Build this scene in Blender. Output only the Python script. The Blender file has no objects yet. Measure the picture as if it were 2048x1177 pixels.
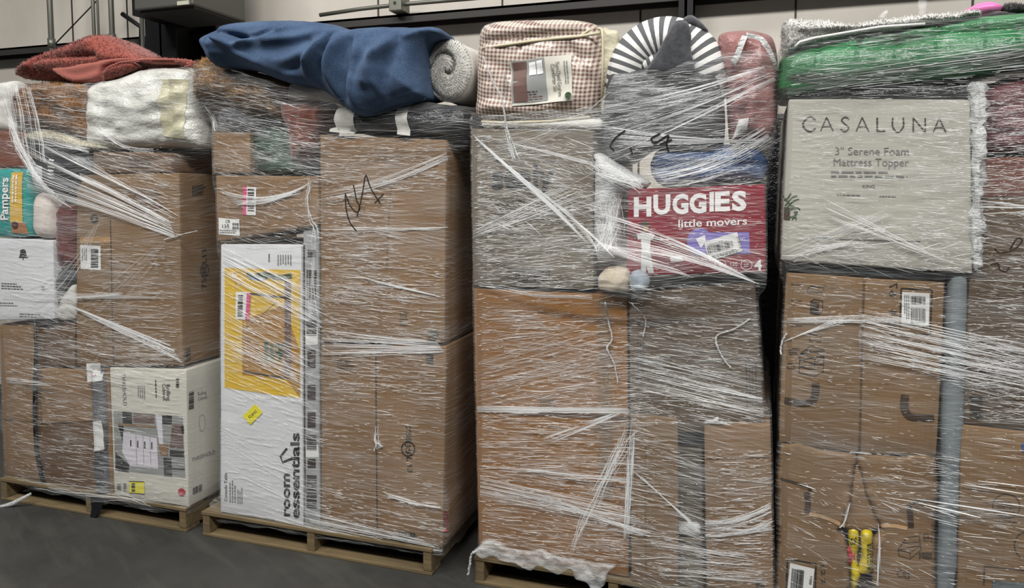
import bpy, bmesh, math, random
import numpy as np
from mathutils import Vector, noise
from mathutils.bvhtree import BVHTree
from mathutils.geometry import delaunay_2d_cdt, convex_hull_2d

SC = bpy.context.scene
COL = SC.collection
rnd = random.Random(7)

# ------------------------------------------------------------------ camera, world, lights, exposure
F_PX, CX, CY, HCAM = 1479.0, 1024.0, 500.0, 1.66
YAW, PITCH = math.radians(18.4), math.radians(4.25)
cam_d = bpy.data.cameras.new('camera')
cam_d.sensor_width = 36.0
cam_d.lens = F_PX * 36.0 / 2048.0
cam_d.shift_y = -(1177 / 2 - CY) / 2048.0
cam = bpy.data.objects.new('camera', cam_d)
cam.location = (0, 0, HCAM)
cam.rotation_euler = (math.pi / 2 - PITCH, 0, YAW)
COL.objects.link(cam)
SC.camera = cam

world = bpy.data.worlds.new('warehouse_air')
SC.world = world
world.use_nodes = True
world.node_tree.nodes['Background'].inputs[0].default_value = (0.93, 0.97, 1.0, 1)
world.node_tree.nodes['Background'].inputs[1].default_value = 0.11


def area(name, loc, target, sx, sy, power, col=(1, 0.985, 0.95)):
    l = bpy.data.lights.new(name, 'AREA')
    l.shape = 'RECTANGLE'
    l.size, l.size_y = sx, sy
    l.energy = power
    l.color = col
    o = bpy.data.objects.new(name, l)
    o.location = loc
    o.rotation_euler = (Vector(target) - Vector(loc)).to_track_quat('-Z', 'Y').to_euler()
    COL.objects.link(o)
    return o


area('high_bay_lamp', (-4.6, -1.3, 6.2), (-4.0, 1.6, 0), 2.6, 0.8, 330)
area('high_bay_lamp', (-0.8, -1.3, 6.2), (-0.8, 1.6, 0), 2.6, 0.8, 330)
area('high_bay_lamp', (3.0, -1.3, 6.2), (2.2, 1.6, 0), 2.6, 0.8, 330)
area('high_bay_lamp', (-1.2, 1.9, 6.4), (-1.2, 4.4, 2.2), 5.0, 0.8, 110)

SC.view_settings.view_transform = 'Standard'
SC.view_settings.look = 'None'
SC.view_settings.gamma = 1.0
SC.view_settings.use_curve_mapping = False
SC.view_settings.exposure = -0.42
SC.cycles.transparent_max_bounces = 24
SC.cycles.use_denoising = True


# ------------------------------------------------------------------ measuring
def ray(px, py):
    x, y = (px - CX) / F_PX, -(py - CY) / F_PX
    sy, cyw, sp, cp = math.sin(YAW), math.cos(YAW), math.sin(PITCH), math.cos(PITCH)
    fw = Vector((-sy * cp, cyw * cp, -sp))
    rt = Vector((cyw, sy, 0))
    return fw + rt * x + rt.cross(fw) * y


def Q(px, py, Y):
    d = ray(px, py)
    t = Y / d.y
    return Vector((d.x * t, Y, HCAM + d.z * t))


def QX(px, py, X):
    d = ray(px, py)
    t = X / d.x
    return Vector((X, d.y * t, HCAM + d.z * t))


def lin(c):
    if isinstance(c, str):
        c = tuple(int(c[i:i + 2], 16) / 255 for i in (0, 2, 4))
    return tuple((v / 12.92 if v <= 0.04045 else ((v + 0.055) / 1.055) ** 2.4) for v in c) + (1.0,)


# ------------------------------------------------------------------ materials
class NT:
    def __init__(s, name):
        s.m = bpy.data.materials.new(name)
        s.m.use_nodes = True
        s.t = s.m.node_tree
        s.t.nodes.clear()
        s.out = s.t.nodes.new('ShaderNodeOutputMaterial')

    def n(s, kind, **kw):
        nd = s.t.nodes.new('ShaderNode' + kind)
        ins = kw.pop('ins', {})
        for k, v in kw.items():
            setattr(nd, k, v)
        for k, v in ins.items():
            s.set(nd.inputs[k], v)
        return nd

    def set(s, inp, v):
        if isinstance(v, bpy.types.NodeSocket):
            s.t.links.new(v, inp)
        else:
            inp.default_value = v

    def math(s, op, a, b=0.0, c=None):
        nd = s.n('Math', operation=op)
        s.set(nd.inputs[0], a)
        s.set(nd.inputs[1], b)
        if c is not None:
            s.set(nd.inputs[2], c)
        return nd.outputs[0]

    def mix(s, f, a, b):
        nd = s.n('MixRGB')
        s.set(nd.inputs[0], f)
        s.set(nd.inputs[1], a)
        s.set(nd.inputs[2], b)
        return nd.outputs[0]

    def noise(s, vec, scale, detail=2.0, rough=0.5):
        nd = s.n('TexNoise', ins={'Scale': scale, 'Detail': detail, 'Roughness': rough})
        if vec is not None:
            s.set(nd.inputs['Vector'], vec)
        return nd.outputs['Fac']

    def ramp(s, f, a, b, lo=0.0, hi=1.0):
        nd = s.n('MapRange', ins={'Value': f, 'From Min': a, 'From Max': b, 'To Min': lo, 'To Max': hi})
        return nd.outputs[0]

    def mapping(s, vec, rot=0.0, scale=(1, 1, 1)):
        if rot:
            vec = s.n('Mapping', ins={'Vector': vec, 'Rotation': (0, 0, rot)}).outputs[0]
        return s.n('Mapping', ins={'Vector': vec, 'Scale': scale}).outputs[0]

    def bump(s, h, strength, dist):
        return s.n('Bump', ins={'Height': h, 'Strength': strength, 'Distance': dist}).outputs[0]

    def principled(s, **ins):
        p = s.n('BsdfPrincipled')
        for k, v in ins.items():
            s.set(p.inputs[k], v)
        return p

    def finish(s, sh):
        s.t.links.new(sh, s.out.inputs['Surface'])
        return s.m


def obj_co(g):
    return g.n('TexCoord').outputs['Object']


def m_plain(name, c, rough=0.6, metal=0.0, spec=0.3):
    g = NT(name)
    return g.finish(g.principled(**{'Base Color': lin(c), 'Roughness': rough, 'Metallic': metal, 'Specular IOR Level': spec}).outputs[0])


def m_card(name, c, var=0.10, flute=True):
    g = NT(name)
    co = obj_co(g)
    n1 = g.noise(co, 3.0, 4)
    n2 = g.noise(g.mapping(co, 0, (220, 220, 9)), 1.0, 2)
    base = lin(c)
    dark = tuple(v * (1 - 2.2 * var) for v in base[:3]) + (1,)
    lite = tuple(min(1, v * (1 + 1.3 * var)) for v in base[:3]) + (1,)
    colr = g.mix(g.ramp(n1, 0.3, 0.7), dark, lite)
    colr = g.mix(g.ramp(n2, 0.35, 0.65, 0, 0.35), colr, dark)
    h = g.noise(g.mapping(co, 0, (150, 150, 2.0)), 1.0, 1) if flute else n1
    b = g.bump(h, 0.25, 0.002)
    return g.finish(g.principled(**{'Base Color': colr, 'Roughness': 0.72, 'Normal': b, 'Specular IOR Level': 0.25}).outputs[0])


def m_cloth(name, c, c2=None, scale=90.0, bstr=0.5, bdist=0.004, sheen=0.3, var_scale=6.0, rough=0.9, spec=0.15):
    g = NT(name)
    co = obj_co(g)
    base = lin(c)
    alt = lin(c2) if c2 else tuple(v * 0.72 for v in base[:3]) + (1,)
    n1 = g.noise(co, var_scale, 4, 0.6)
    n2 = g.noise(co, scale, 3, 0.6)
    colr = g.mix(g.ramp(g.math('ADD', g.math('MULTIPLY', n1, 0.6), g.math('MULTIPLY', n2, 0.4)), 0.38, 0.62), alt, base)
    b = g.bump(n2, bstr, bdist)
    return g.finish(g.principled(**{'Base Color': colr, 'Roughness': rough, 'Normal': b, 'Specular IOR Level': spec,
                                    'Sheen Weight': sheen, 'Sheen Roughness': 0.5}).outputs[0])


def m_bag(name, c, rough=0.28, wr=16.0, bstr=0.8, bdist=0.012, spec=0.5, c2=None):
    g = NT(name)
    co = obj_co(g)
    h = g.noise(g.mapping(co, 0.3, (1, 1, 1.8)), wr, 4, 0.65)
    base = lin(c)
    alt = lin(c2) if c2 else tuple(v * 0.85 for v in base[:3]) + (1,)
    colr = g.mix(g.ramp(g.noise(co, 5.0, 3), 0.35, 0.65), alt, base)
    return g.finish(g.principled(**{'Base Color': colr, 'Roughness': rough, 'Normal': g.bump(h, bstr, bdist), 'Specular IOR Level': spec}).outputs[0])


def m_gingham():
    g = NT('gingham_cotton')
    uv = g.n('TexCoord').outputs['UV']
    sp = g.n('SeparateXYZ', ins={0: uv})
    a = g.math('LESS_THAN', g.math('FRACT', g.math('MULTIPLY', sp.outputs[0], 60)), 0.5)
    b = g.math('LESS_THAN', g.math('FRACT', g.math('MULTIPLY', sp.outputs[1], 60)), 0.5)
    s = g.math('MULTIPLY', g.math('ADD', a, b), 0.5)
    colr = g.mix(s, lin('d8cec0'), lin('7a5752'))
    h = g.noise(obj_co(g), 22, 4)
    return g.finish(g.principled(**{'Base Color': colr, 'Roughness': 0.5, 'Normal': g.bump(h, 0.6, 0.01), 'Coat Weight': 0.5, 'Coat Roughness': 0.2}).outputs[0])


def m_stripe():
    g = NT('striped_cotton')
    uv = g.n('TexCoord').outputs['UV']
    sp = g.n('SeparateXYZ', ins={0: uv})
    a = g.math('LESS_THAN', g.math('FRACT', g.math('MULTIPLY', sp.outputs[0], 34)), 0.5)
    colr = g.mix(a, lin('e8e7e4'), lin('5d5e60'))
    h = g.noise(obj_co(g), 30, 3)
    return g.finish(g.principled(**{'Base Color': colr, 'Roughness': 0.8, 'Normal': g.bump(h, 0.3, 0.006)}).outputs[0])


def m_ribbed(name, c, freq=150.0):
    g = NT(name)
    co = obj_co(g)
    w = g.n('TexWave', ins={'Vector': g.mapping(co, 0, (1, 1, 1)), 'Scale': freq / 6.28, 'Distortion': 1.5, 'Detail': 1.0})
    w.bands_direction = 'DIAGONAL'
    base = lin(c)
    colr = g.mix(g.ramp(w.outputs['Fac'], 0, 1, 0, 0.4), base, tuple(v * 0.6 for v in base[:3]) + (1,))
    return g.finish(g.principled(**{'Base Color': colr, 'Roughness': 0.9, 'Normal': g.bump(w.outputs['Fac'], 0.5, 0.003), 'Sheen Weight': 0.2}).outputs[0])


def m_wood(name, c):
    g = NT(name)
    co = obj_co(g)
    n1 = g.noise(g.mapping(co, 0, (3, 40, 40)), 1.0, 4, 0.6)
    n2 = g.noise(co, 9.0, 3)
    base = lin(c)
    colr = g.mix(g.ramp(n1, 0.3, 0.7), tuple(v * 0.5 for v in base[:3]) + (1,), base)
    colr = g.mix(g.ramp(n2, 0.5, 0.75, 0, 0.5), colr, tuple(v * 0.42 for v in base[:3]) + (1,))
    return g.finish(g.principled(**{'Base Color': colr, 'Roughness': 0.85, 'Normal': g.bump(n1, 0.4, 0.004)}).outputs[0])


def m_film(name, base_fac, streak, seed=0.0):
    g = NT(name)
    uv = g.n('TexCoord').outputs['UV']
    uv = g.n('Mapping', ins={'Vector': uv, 'Location': (seed, seed * 0.7, 0)}).outputs[0]
    warp = g.n('TexNoise', ins={'Vector': uv, 'Scale': 2.2, 'Detail': 2.0})
    uvw = g.n('MixRGB', blend_type='LINEAR_LIGHT', ins={0: 0.035, 1: uv, 2: warp.outputs['Color']}).outputs[0]
    lay = []
    for rot, sx, sz in ((0.03, 3.2, 150), (-0.14, 2.6, 210), (0.20, 4.0, 120)):
        lay.append(g.noise(g.mapping(uvw, rot, (sx, sz, 1)), 1.0, 2.0, 0.6))
    mask = g.ramp(g.noise(uv, 3.5, 3, 0.6), 0.36, 0.68, 0.15, 1.0)
    mask2 = g.ramp(g.noise(uv, 2.1, 2, 0.5), 0.42, 0.60)
    s1 = g.ramp(lay[0], 0.52, 0.74)
    s2 = g.ramp(lay[1], 0.54, 0.74)
    s3 = g.math('MULTIPLY', g.ramp(lay[2], 0.54, 0.74), mask2)
    s = g.math('MULTIPLY', g.math('ADD', g.math('ADD', s1, s2), s3), mask)
    veil = g.ramp(g.noise(g.mapping(uvw, 0.05, (1.2, 9, 1)), 1.0, 3, 0.6), 0.45, 0.75, 0.0, 0.10)
    fac = g.math('ADD', g.math('ADD', g.math('MULTIPLY', s, streak), base_fac), veil)
    facc = g.n('Clamp', ins={'Value': fac, 'Min': 0.0, 'Max': 0.85}).outputs[0]
    h = g.math('ADD', g.math('ADD', lay[0], lay[1]), lay[2])
    nb = g.bump(h, 0.75, 0.004)
    tr = g.n('BsdfTransparent').outputs[0]
    gl = g.n('BsdfGlossy', ins={'Color': (0.95, 0.97, 1, 1), 'Roughness': 0.22, 'Normal': nb}).outputs[0]
    df = g.principled(**{'Base Color': (0.80, 0.81, 0.81, 1), 'Roughness': 0.3, 'Normal': nb, 'Specular IOR Level': 0.6}).outputs[0]
    lw = g.n('LayerWeight', ins={'Blend': 0.08, 'Normal': nb}).outputs['Fresnel']
    m1 = g.n('MixShader', ins={0: g.math('MINIMUM', g.math('MULTIPLY', lw, 0.9), 0.17), 1: tr, 2: gl}).outputs[0]
    m2 = g.n('MixShader', ins={0: facc, 1: m1, 2: df}).outputs[0]
    return g.finish(m2)


def m_bunch(name, a=0.42, sc=24):
    g = NT(name)
    co = obj_co(g)
    h = g.noise(g.mapping(co, 0.4, (1, 1, 2.6)), sc, 4, 0.7)
    fac = g.ramp(h, 0.35, 0.62, a * 0.35, min(1, a * 1.35))
    tr = g.n('BsdfTransparent').outputs[0]
    df = g.principled(**{'Base Color': (0.86, 0.87, 0.87, 1), 'Roughness': 0.2, 'Normal': g.bump(h, 1.0, 0.012), 'Specular IOR Level': 0.7}).outputs[0]
    return g.finish(g.n('MixShader', ins={0: fac, 1: tr, 2: df}).outputs[0])


def m_wall():
    g = NT('vinyl_faced_insulation')
    co = obj_co(g)
    n1 = g.noise(co, 0.9, 5, 0.6)
    n2 = g.noise(g.mapping(co, 0, (9, 1, 1.2)), 1.4, 4)
    colr = g.mix(g.ramp(n1, 0.35, 0.7), lin('bdb6ac'), lin('d3ccc2'))
    return g.finish(g.principled(**{'Base Color': colr, 'Roughness': 0.5, 'Normal': g.bump(n2, 0.10, 0.02)}).outputs[0])


def m_floor():
    g = NT('dark_concrete')
    co = obj_co(g)
    n1 = g.noise(co, 1.3, 6, 0.65)
    n2 = g.noise(co, 60, 3)
    n3 = g.noise(g.mapping(co, 0.5, (1.0, 6, 1)), 2.0, 4)
    colr = g.mix(g.ramp(n1, 0.35, 0.68), lin('2f2f2d'), lin('403f3b'))
    colr = g.mix(g.ramp(n3, 0.5, 0.75, 0, 0.4), colr, lin('56554f'))
    colr = g.mix(g.ramp(n2, 0.62, 0.75, 0, 0.4), colr, lin('33332f'))
    return g.finish(g.principled(**{'Base Color': colr, 'Roughness': g.ramp(n1, 0.3, 0.7, 0.45, 0.7), 'Normal': g.bump(n2, 0.15, 0.002)}).outputs[0])


M = {}
M['card'] = m_card('kraft_cardboard', '8a6d50')
M['card_dark'] = m_card('dark_kraft_cardboard', '6d5540')
M['card_orange'] = m_card('orange_kraft_cardboard', '956838')
M['card_grey'] = m_card('grey_kraft_cardboard', '756a5b')
M['card_umber'] = m_card('umber_cardboard', '655545')
M['card_olive'] = m_card('olive_kraft_cardboard', '84694c')
M['card_red'] = m_card('reddish_cardboard', '7a4a3a')
M['card_edge'] = m_card('torn_cardboard_edge', 'c9a47a', 0.2)
M['hole'] = m_plain('dark_cut_out', '2c2017', 0.9)
M['hole_lit'] = m_card('inner_cardboard', '3f3022')  # shade inside cut-outs and the torn carton, put into a dark colour
M['white_box'] = m_card('white_printed_carton', 'd8d9dc', 0.03)
M['cream_box'] = m_card('warm_white_printed_carton', 'cdcabf', 0.03)
M['casa'] = m_card('grey_linen_printed_carton', 'b3b0a6', 0.03)
M['silver_box'] = m_card('silver_printed_carton', 'a9abab', 0.10)
M['red_box'] = m_card('crimson_printed_carton', '861328', 0.04)
M['ink'] = m_plain('black_ink', '1b1a19', 0.6)
M['ink_soft'] = m_plain('worn_black_ink', '3a302a', 0.7)
M['ink_grey'] = m_plain('grey_ink', '6f706e', 0.7)
M['ink_white'] = m_plain('white_ink', 'f0eeee', 0.5)
M['paper'] = m_plain('white_label_paper', 'e6e6e4', 0.5)
M['yellow'] = m_plain('yellow_print', 'd8b22c', 0.5)
M['yellow_sticker'] = m_plain('yellow_sticker', 'e6dc2a', 0.5)
M['amber'] = m_plain('amber_print', 'a97a28', 0.5)
M['pink_print'] = m_plain('pink_print', 'd8447f', 0.5)
M['red_print'] = m_plain('red_print', 'b01c30', 0.5)
M['purple_print'] = m_plain('purple_print', '7f72bd', 0.5)
M['green_print'] = m_plain('dark_green_print', '3c4f33', 0.6)
M['teal'] = m_bag('teal_nappy_plastic', '2f9d98', 0.3, 10, 0.4)
M['gold_print'] = m_plain('gold_print', 'd6ad33', 0.4)
M['skin_print'] = m_plain('skin_tone_print', 'a87858', 0.6)
M['brown_print'] = m_plain('brown_print', '4b3026', 0.6)
M['wine_print'] = m_plain('wine_print', '6b534c', 0.6)
M['grey_print'] = m_plain('grey_print', '8f918f', 0.6)
M['pale_print'] = m_plain('pale_grey_print', 'c6c8c8', 0.6)
M['lilac_print'] = m_plain('lilac_print', 'd6d2da', 0.5)
M['blue_print'] = m_plain('blue_print', '355a9a', 0.6)
M['tape'] = m_plain('brown_packing_tape', 'b28c5e', 0.3, 0, 0.5)
M['terracotta'] = m_cloth('terracotta_pile', '9e574c', '86463d', 140, 0.3, 0.003)
M['terracotta_back'] = m_ribbed('terracotta_ribbed_backing', 'a55a4e', 260)
M['blue_fleece'] = m_cloth('blue_fleece', '4d617d', '354762', 160, 0.35, 0.003, 0.06, 6)
M['grey_plush'] = m_cloth('grey_plush', 'dad8d2', 'c4c2bc', 120, 0.6, 0.005)
M['fur'] = m_cloth('tan_fur', 'a98457', '6f5034', 70, 0.4, 0.006, 0.2, 12)
M['teddy'] = m_cloth('brown_teddy_fur', '94683c', '61401f', 90, 0.4, 0.006, 0.2, 10)
M['cream_fur'] = m_cloth('cream_fur', 'd6d0bd', 'b3ad98', 80, 0.4, 0.005)
M['white_cloth'] = m_cloth('white_cotton', 'd9d8d2', 'c6c4bd', 50, 0.3, 0.004)
M['pinkish_cloth'] = m_cloth('pinkish_white_cotton', 'd8cfc8', 'c2b6ae', 50, 0.4, 0.004)
M['white_bagged'] = m_bag('white_bedding_in_clear_bag', 'd9d9d2', 0.2, 11, 0.9, 0.02, 0.6)
M['band'] = m_bag('beige_bag_insert', 'c4bfa2', 0.3, 14, 0.6)
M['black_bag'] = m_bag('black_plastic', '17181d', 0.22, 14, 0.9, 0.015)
M['navy_bag'] = m_bag('navy_plastic', '1c2233', 0.25, 14, 0.9, 0.015)
M['black_cloth'] = m_bag('black_bundle_plastic', '24262b', 0.35, 10, 0.6)
M['burgundy'] = m_cloth('burgundy_cloth', '6e3634', '4a2220', 40, 0.6, 0.008, 0.3, 10)
M['grey_cloth'] = m_cloth('dark_grey_cloth', '55565a', '3a3b3f', 60, 0.5, 0.005)
M['charcoal_bag'] = m_bag('charcoal_quilted_plastic', '4b4c4f', 0.3, 12, 0.8, 0.015)
M['rust_cloth'] = m_cloth('rust_cloth', '8c5140', '5e3226', 40, 0.6, 0.008, 0.3, 12)
M['green_cloth'] = m_bag('dark_green_cloth', '3d5a46', 0.5, 18, 0.8, 0.012, 0.3, '23352a')
M['green'] = m_bag('green_comforter_plastic', '1c7a42', 0.26, 12, 0.8, 0.016, 0.6, '15602f')
M['white_tuft'] = m_cloth('white_tufted_cotton', 'eceae6', 'd8d7d2', 150, 0.3, 0.003)
M['pink_plain'] = m_bag('bright_pink_plastic', 'ee7fc0', 0.3, 6, 0.3)
M['dark_fuzz'] = m_cloth('charcoal_fuzz', '4a4849', '302f30', 100, 0.9, 0.01)
M['pink_bag'] = m_bag('rose_plastic', '9e716f', 0.25, 9, 0.8, 0.02, 0.5, '835a59')
M['rose_brown'] = m_bag('burgundy_plastic', '6d3b40', 0.25, 12, 0.9, 0.02)
M['blue_bag'] = m_bag('blue_plastic', '3a5c8c', 0.25, 12, 0.9, 0.02, 0.5, '22406e')
M['grey_poly'] = m_bag('grey_poly_sleeve', '838b8f', 0.35, 8, 0.5, 0.012)
M['slate_poly'] = m_bag('slate_poly_bag', '656d70', 0.35, 10, 0.7, 0.014)
M['grey_knit'] = m_bag('silver_quilted_poly', '77797c', 0.3, 30, 0.9, 0.012, 0.6, '3f4145')
M['pale_blue'] = m_cloth('pale_blue_fleece', 'aab4bd', '8b97a3', 60, 0.5, 0.006)
M['cream_cloth'] = m_cloth('cream_fleece', 'cfc4b2', 'b5a893', 60, 0.5, 0.006)
M['foam'] = m_bunch('crumpled_white_film', 0.30, 16)
M['tatter'] = m_bag('tattered_white_foam', 'dcdddc', 0.3, 40, 1.0, 0.015)
M['snack'] = m_bag('yellow_snack_bag_plastic', 'dfc81e', 0.25, 12, 0.8, 0.012)
M['clear'] = m_bunch('clear_bag_plastic', 0.16, 14)
M['bunch'] = m_bunch('bunched_stretch_film', 0.40)
M['rope'] = m_bunch('twisted_stretch_film', 0.85, 60)
g = NT('stretch_film_crease')  # milky film creases, with lamp glints put into their white colour
M['ridge'] = g.finish(g.n('MixShader', ins={0: 0.78, 1: g.n('BsdfTransparent').outputs[0], 2: g.principled(**{
    'Base Color': (0.93, 0.94, 0.94, 1), 'Roughness': 0.16, 'Specular IOR Level': 1.0}).outputs[0]}).outputs[0])
g = NT('stretch_film_fine_crease')  # finer creases, fainter glints put into the pale colour
M['ridge_fine'] = g.finish(g.n('MixShader', ins={0: 0.36, 1: g.n('BsdfTransparent').outputs[0], 2: g.principled(**{
    'Base Color': (0.9, 0.9, 0.9, 1), 'Roughness': 0.18, 'Specular IOR Level': 1.0}).outputs[0]}).outputs[0])
M['gingham'] = m_gingham()
M['stripe'] = m_stripe()
M['piping'] = m_plain('cream_piping', 'cfc6aa', 0.5)
M['ivory_bag'] = m_bag('ivory_bag_side', 'cfc8b0', 0.35, 12, 0.6)
M['wood'] = m_wood('pallet_wood', '7d6b4c')
M['wall'] = m_wall()
M['floor'] = m_floor()
M['steel'] = m_plain('black_painted_steel', '17181a', 0.5, 0.2)
M['girt'] = m_plain('brown_grey_painted_girt', '3c3a38', 0.5, 0.2)
M['pipe'] = m_plain('galvanised_conduit', '77776f', 0.4, 0.6)
M['heater'] = m_plain('grey_painted_heater', '5c5d57', 0.45, 0.3)
M['heater_dark'] = m_plain('dark_heater_underside', '3a3b39', 0.6)
M['plate'] = m_plain('rating_plate', 'b9b9a8', 0.4)


# ------------------------------------------------------------------ mesh kit
GEO = {}
KIDS = {}


def mk(name, V, Fc, mat, parent=None, origin=None, uv=None, smooth=True, mi=None, vn=None):
    """Link ONE mesh; V in world metres."""
    V = [Vector(v) for v in V]
    if parent is not None:
        org = GEO[parent.name][2]
    elif origin is not None:
        org = Vector(origin)
    else:
        a = np.array(V)
        org = Vector(((a[:, 0].min() + a[:, 0].max()) / 2, (a[:, 1].min() + a[:, 1].max()) / 2, a[:, 2].min()))
    me = bpy.data.meshes.new(name)
    me.from_pydata([v - org for v in V], [], Fc)
    mats = mat if isinstance(mat, (list, tuple)) else [mat]
    for m in mats:
        me.materials.append(m)
    if mi is not None:
        me.polygons.foreach_set('material_index', mi)
    if uv is not None:
        ul = me.uv_layers.new(name='UVMap')
        li = np.empty(len(me.loops), dtype=np.int32)
        me.loops.foreach_get('vertex_index', li)
        ul.data.foreach_set('uv', np.array(uv, dtype=np.float32)[li].ravel())
    if smooth:
        me.polygons.foreach_set('use_smooth', [True] * len(me.polygons))
    me.update()
    if vn is not None:
        me.normals_split_custom_set_from_vertices(vn)
    o = bpy.data.objects.new(name, me)
    COL.objects.link(o)
    if parent is not None:
        o.parent = parent
    else:
        o.location = org
    GEO[o.name] = (V, Fc, org, None)
    if parent is not None:
        KIDS.setdefault(parent.name, []).append(o.name)
    return o


def tag(o, label, cat, group=None, kind=None):
    o['label'] = label
    o['category'] = cat
    if group:
        o['group'] = group
    if kind:
        o['kind'] = kind
    return o


def bvh(o):
    V, Fc, org, b = GEO[o.name]
    if b is None:
        b = BVHTree.FromPolygons(V, Fc)
        GEO[o.name] = (V, Fc, org, b)
    return b


def onto(o, px, py, off, side=None):
    """Point of o's surface seen straight on at photo pixel px,py of its front (or of its right side, plane X=side)."""
    b = bvh(o)
    if side is None:
        Yf = GEO[o.name][0]
        Y = FRONT[o.name]
        p = Q(px, py, Y)
        h = b.ray_cast(Vector((p.x, Y - 0.6, p.z)), Vector((0, 1, 0)))
        if h[0] is None or abs(h[0].y - Y) > 0.12:
            return Vector((p.x, Y - off, p.z))
        return h[0] - Vector((0, off, 0))
    p = QX(px, py, side)
    h = b.ray_cast(Vector((side + 0.6, p.y, p.z)), Vector((-1, 0, 0)))
    if h[0] is None or abs(h[0].x - side) > 0.1:
        return Vector((side + off, p.y, p.z))
    return h[0] + Vector((off, 0, 0))


FRONT = {}


def axis_lines(L, r, n):
    g = [0, r * 0.29, r] + [r + (L - 2 * r) * i / n for i in range(1, n)] + [L - r, L - r * 0.29, L]
    return g


def rbox(name, c, Y, depth, mat, label, cat, group=None, r=0.006, n=8, bulge=0.003, amp=0.0015, nscale=5.0, zmin=None,
         nd=4, wr=0.0, wscale=(9, 9, 22), parent=None, sag=0.0):
    """Rounded box whose front face is the quad c (tl, tr, br, bl photo pixels) on the plane y=Y, going back by depth."""
    P = [Q(x, y, Y) for x, y in c]
    tl, tr, br, bl = [p.copy() for p in P]
    if zmin is not None:
        bl.z = br.z = zmin
    W = ((tr - tl).length + (br - bl).length) / 2
    Hh = ((tl - bl).length + (tr - br).length) / 2
    r = min(r, W * 0.49, Hh * 0.49, depth * 0.49)
    ax, az, ay = axis_lines(W, r, n), axis_lines(Hh, r, n), axis_lines(depth, r, nd)
    idx, V, UV, Fc = {}, [], [], []
    sd = Vector((rnd.random() * 50, rnd.random() * 50, rnd.random() * 50))

    def vert(i, j, k):
        key = (i, j, k)
        if key in idx:
            return idx[key]
        p = Vector((ax[i], az[j], ay[k]))
        inner = Vector((min(max(p.x, r), W - r), min(max(p.y, r), Hh - r), min(max(p.z, r), depth - r)))
        d = p - inner
        nrm = d.normalized() if d.length > 1e-9 else Vector((0, 0, 0))
        if d.length > 1e-9:
            p = inner + nrm * r
        a, b, cc = p.x / W, p.y / Hh, p.z / depth
        w = bl * (1 - a) * (1 - b) + br * a * (1 - b) + tl * (1 - a) * b + tr * a * b
        w = w + Vector((0, p.z, 0))
        nw = Vector((nrm.x, nrm.z, nrm.y))
        puff = (max(0, 16 * a * (1 - a) * b * (1 - b)) ** 0.5, max(0, 16 * cc * (1 - cc) * b * (1 - b)) ** 0.5, max(0, 16 * a * (1 - a) * cc * (1 - cc)) ** 0.5)
        w = w + Vector((nw.x * puff[1], nw.y * puff[0], max(nw.z, 0) * puff[2])) * bulge
        q = w * nscale + sd
        w = w + nw * (noise.noise(q) * amp)
        if wr:
            ww = Vector((w.x * wscale[0], w.y * wscale[1], w.z * wscale[2])) + sd
            w = w + nw * (wr * (abs(noise.noise(ww)) - 0.25 + 0.5 * noise.noise(ww * 2.1)))
        if sag:
            w.z -= sag * 4 * a * (1 - a) * b
        idx[key] = len(V)
        V.append(w)
        UV.append((w.x + (w.y - Y if abs(nw.x) > 0.5 else 0), w.z + (w.y - Y if abs(nw.z) > 0.5 else 0)))
        return idx[key]

    I, J, K = len(ax) - 1, len(az) - 1, len(ay) - 1
    for i in range(I):
        for j in range(J):
            Fc.append((vert(i, j, 0), vert(i + 1, j, 0), vert(i + 1, j + 1, 0), vert(i, j + 1, 0)))
            Fc.append((vert(i, j, K), vert(i, j + 1, K), vert(i + 1, j + 1, K), vert(i + 1, j, K)))
    for k in range(K):
        for j in range(J):
            Fc.append((vert(0, j, k), vert(0, j + 1, k), vert(0, j + 1, k + 1), vert(0, j, k + 1)))
            Fc.append((vert(I, j, k), vert(I, j, k + 1), vert(I, j + 1, k + 1), vert(I, j + 1, k)))
        for i in range(I):
            Fc.append((vert(i, 0, k), vert(i, 0, k + 1), vert(i + 1, 0, k + 1), vert(i + 1, 0, k)))
            Fc.append((vert(i, J, k), vert(i + 1, J, k), vert(i + 1, J, k + 1), vert(i, J, k + 1)))
    o = mk(name, V, Fc, mat, uv=UV, parent=parent)
    FRONT[o.name] = Y
    if label:
        tag(o, label, cat, group)
    return o


def soft(name, c, Y, depth, mat, label, cat, group=None, r=0.06, n=26, bulge=0.03, amp=0.012, nscale=7, wr=0.012, nd=10, wscale=(9, 9, 20), zmin=None, **k):
    return rbox(name, c, Y, depth, mat, label, cat, group, r, n, bulge, amp, nscale, zmin, nd, wr, wscale, **k)


def spline(pts, closed=False, sub=8):
    pts = [Vector((*p, 0)) if len(p) == 2 else Vector(p) for p in pts]
    out = []
    n = len(pts)
    for i in range(n if closed else n - 1):
        if closed:
            a, b, c, d = pts[i - 1], pts[i], pts[(i + 1) % n], pts[(i + 2) % n]
        else:
            a, b, c, d = pts[max(i - 1, 0)], pts[i], pts[i + 1], pts[min(i + 2, n - 1)]
        for s in range(sub):
            t = s / sub
            out.append(0.5 * ((2 * b) + (c - a) * t + (2 * a - 5 * b + 4 * c - d) * t * t + (3 * b - a - 3 * c + d) * t ** 3))
    if not closed:
        out.append(pts[-1])
    return out


def seg_dist(P, A, B):
    """P: N x 2; A, B: M x 2 segment ends -> N distances and position along."""
    d = B - A
    L = np.maximum((d * d).sum(1), 1e-12)
    t = np.clip(((P[:, None, :] - A[None]) * d[None]).sum(2) / L[None], 0, 1)
    q = A[None] + t[:, :, None] * d[None]
    return np.sqrt(((P[:, None, :] - q) ** 2).sum(2))


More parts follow.
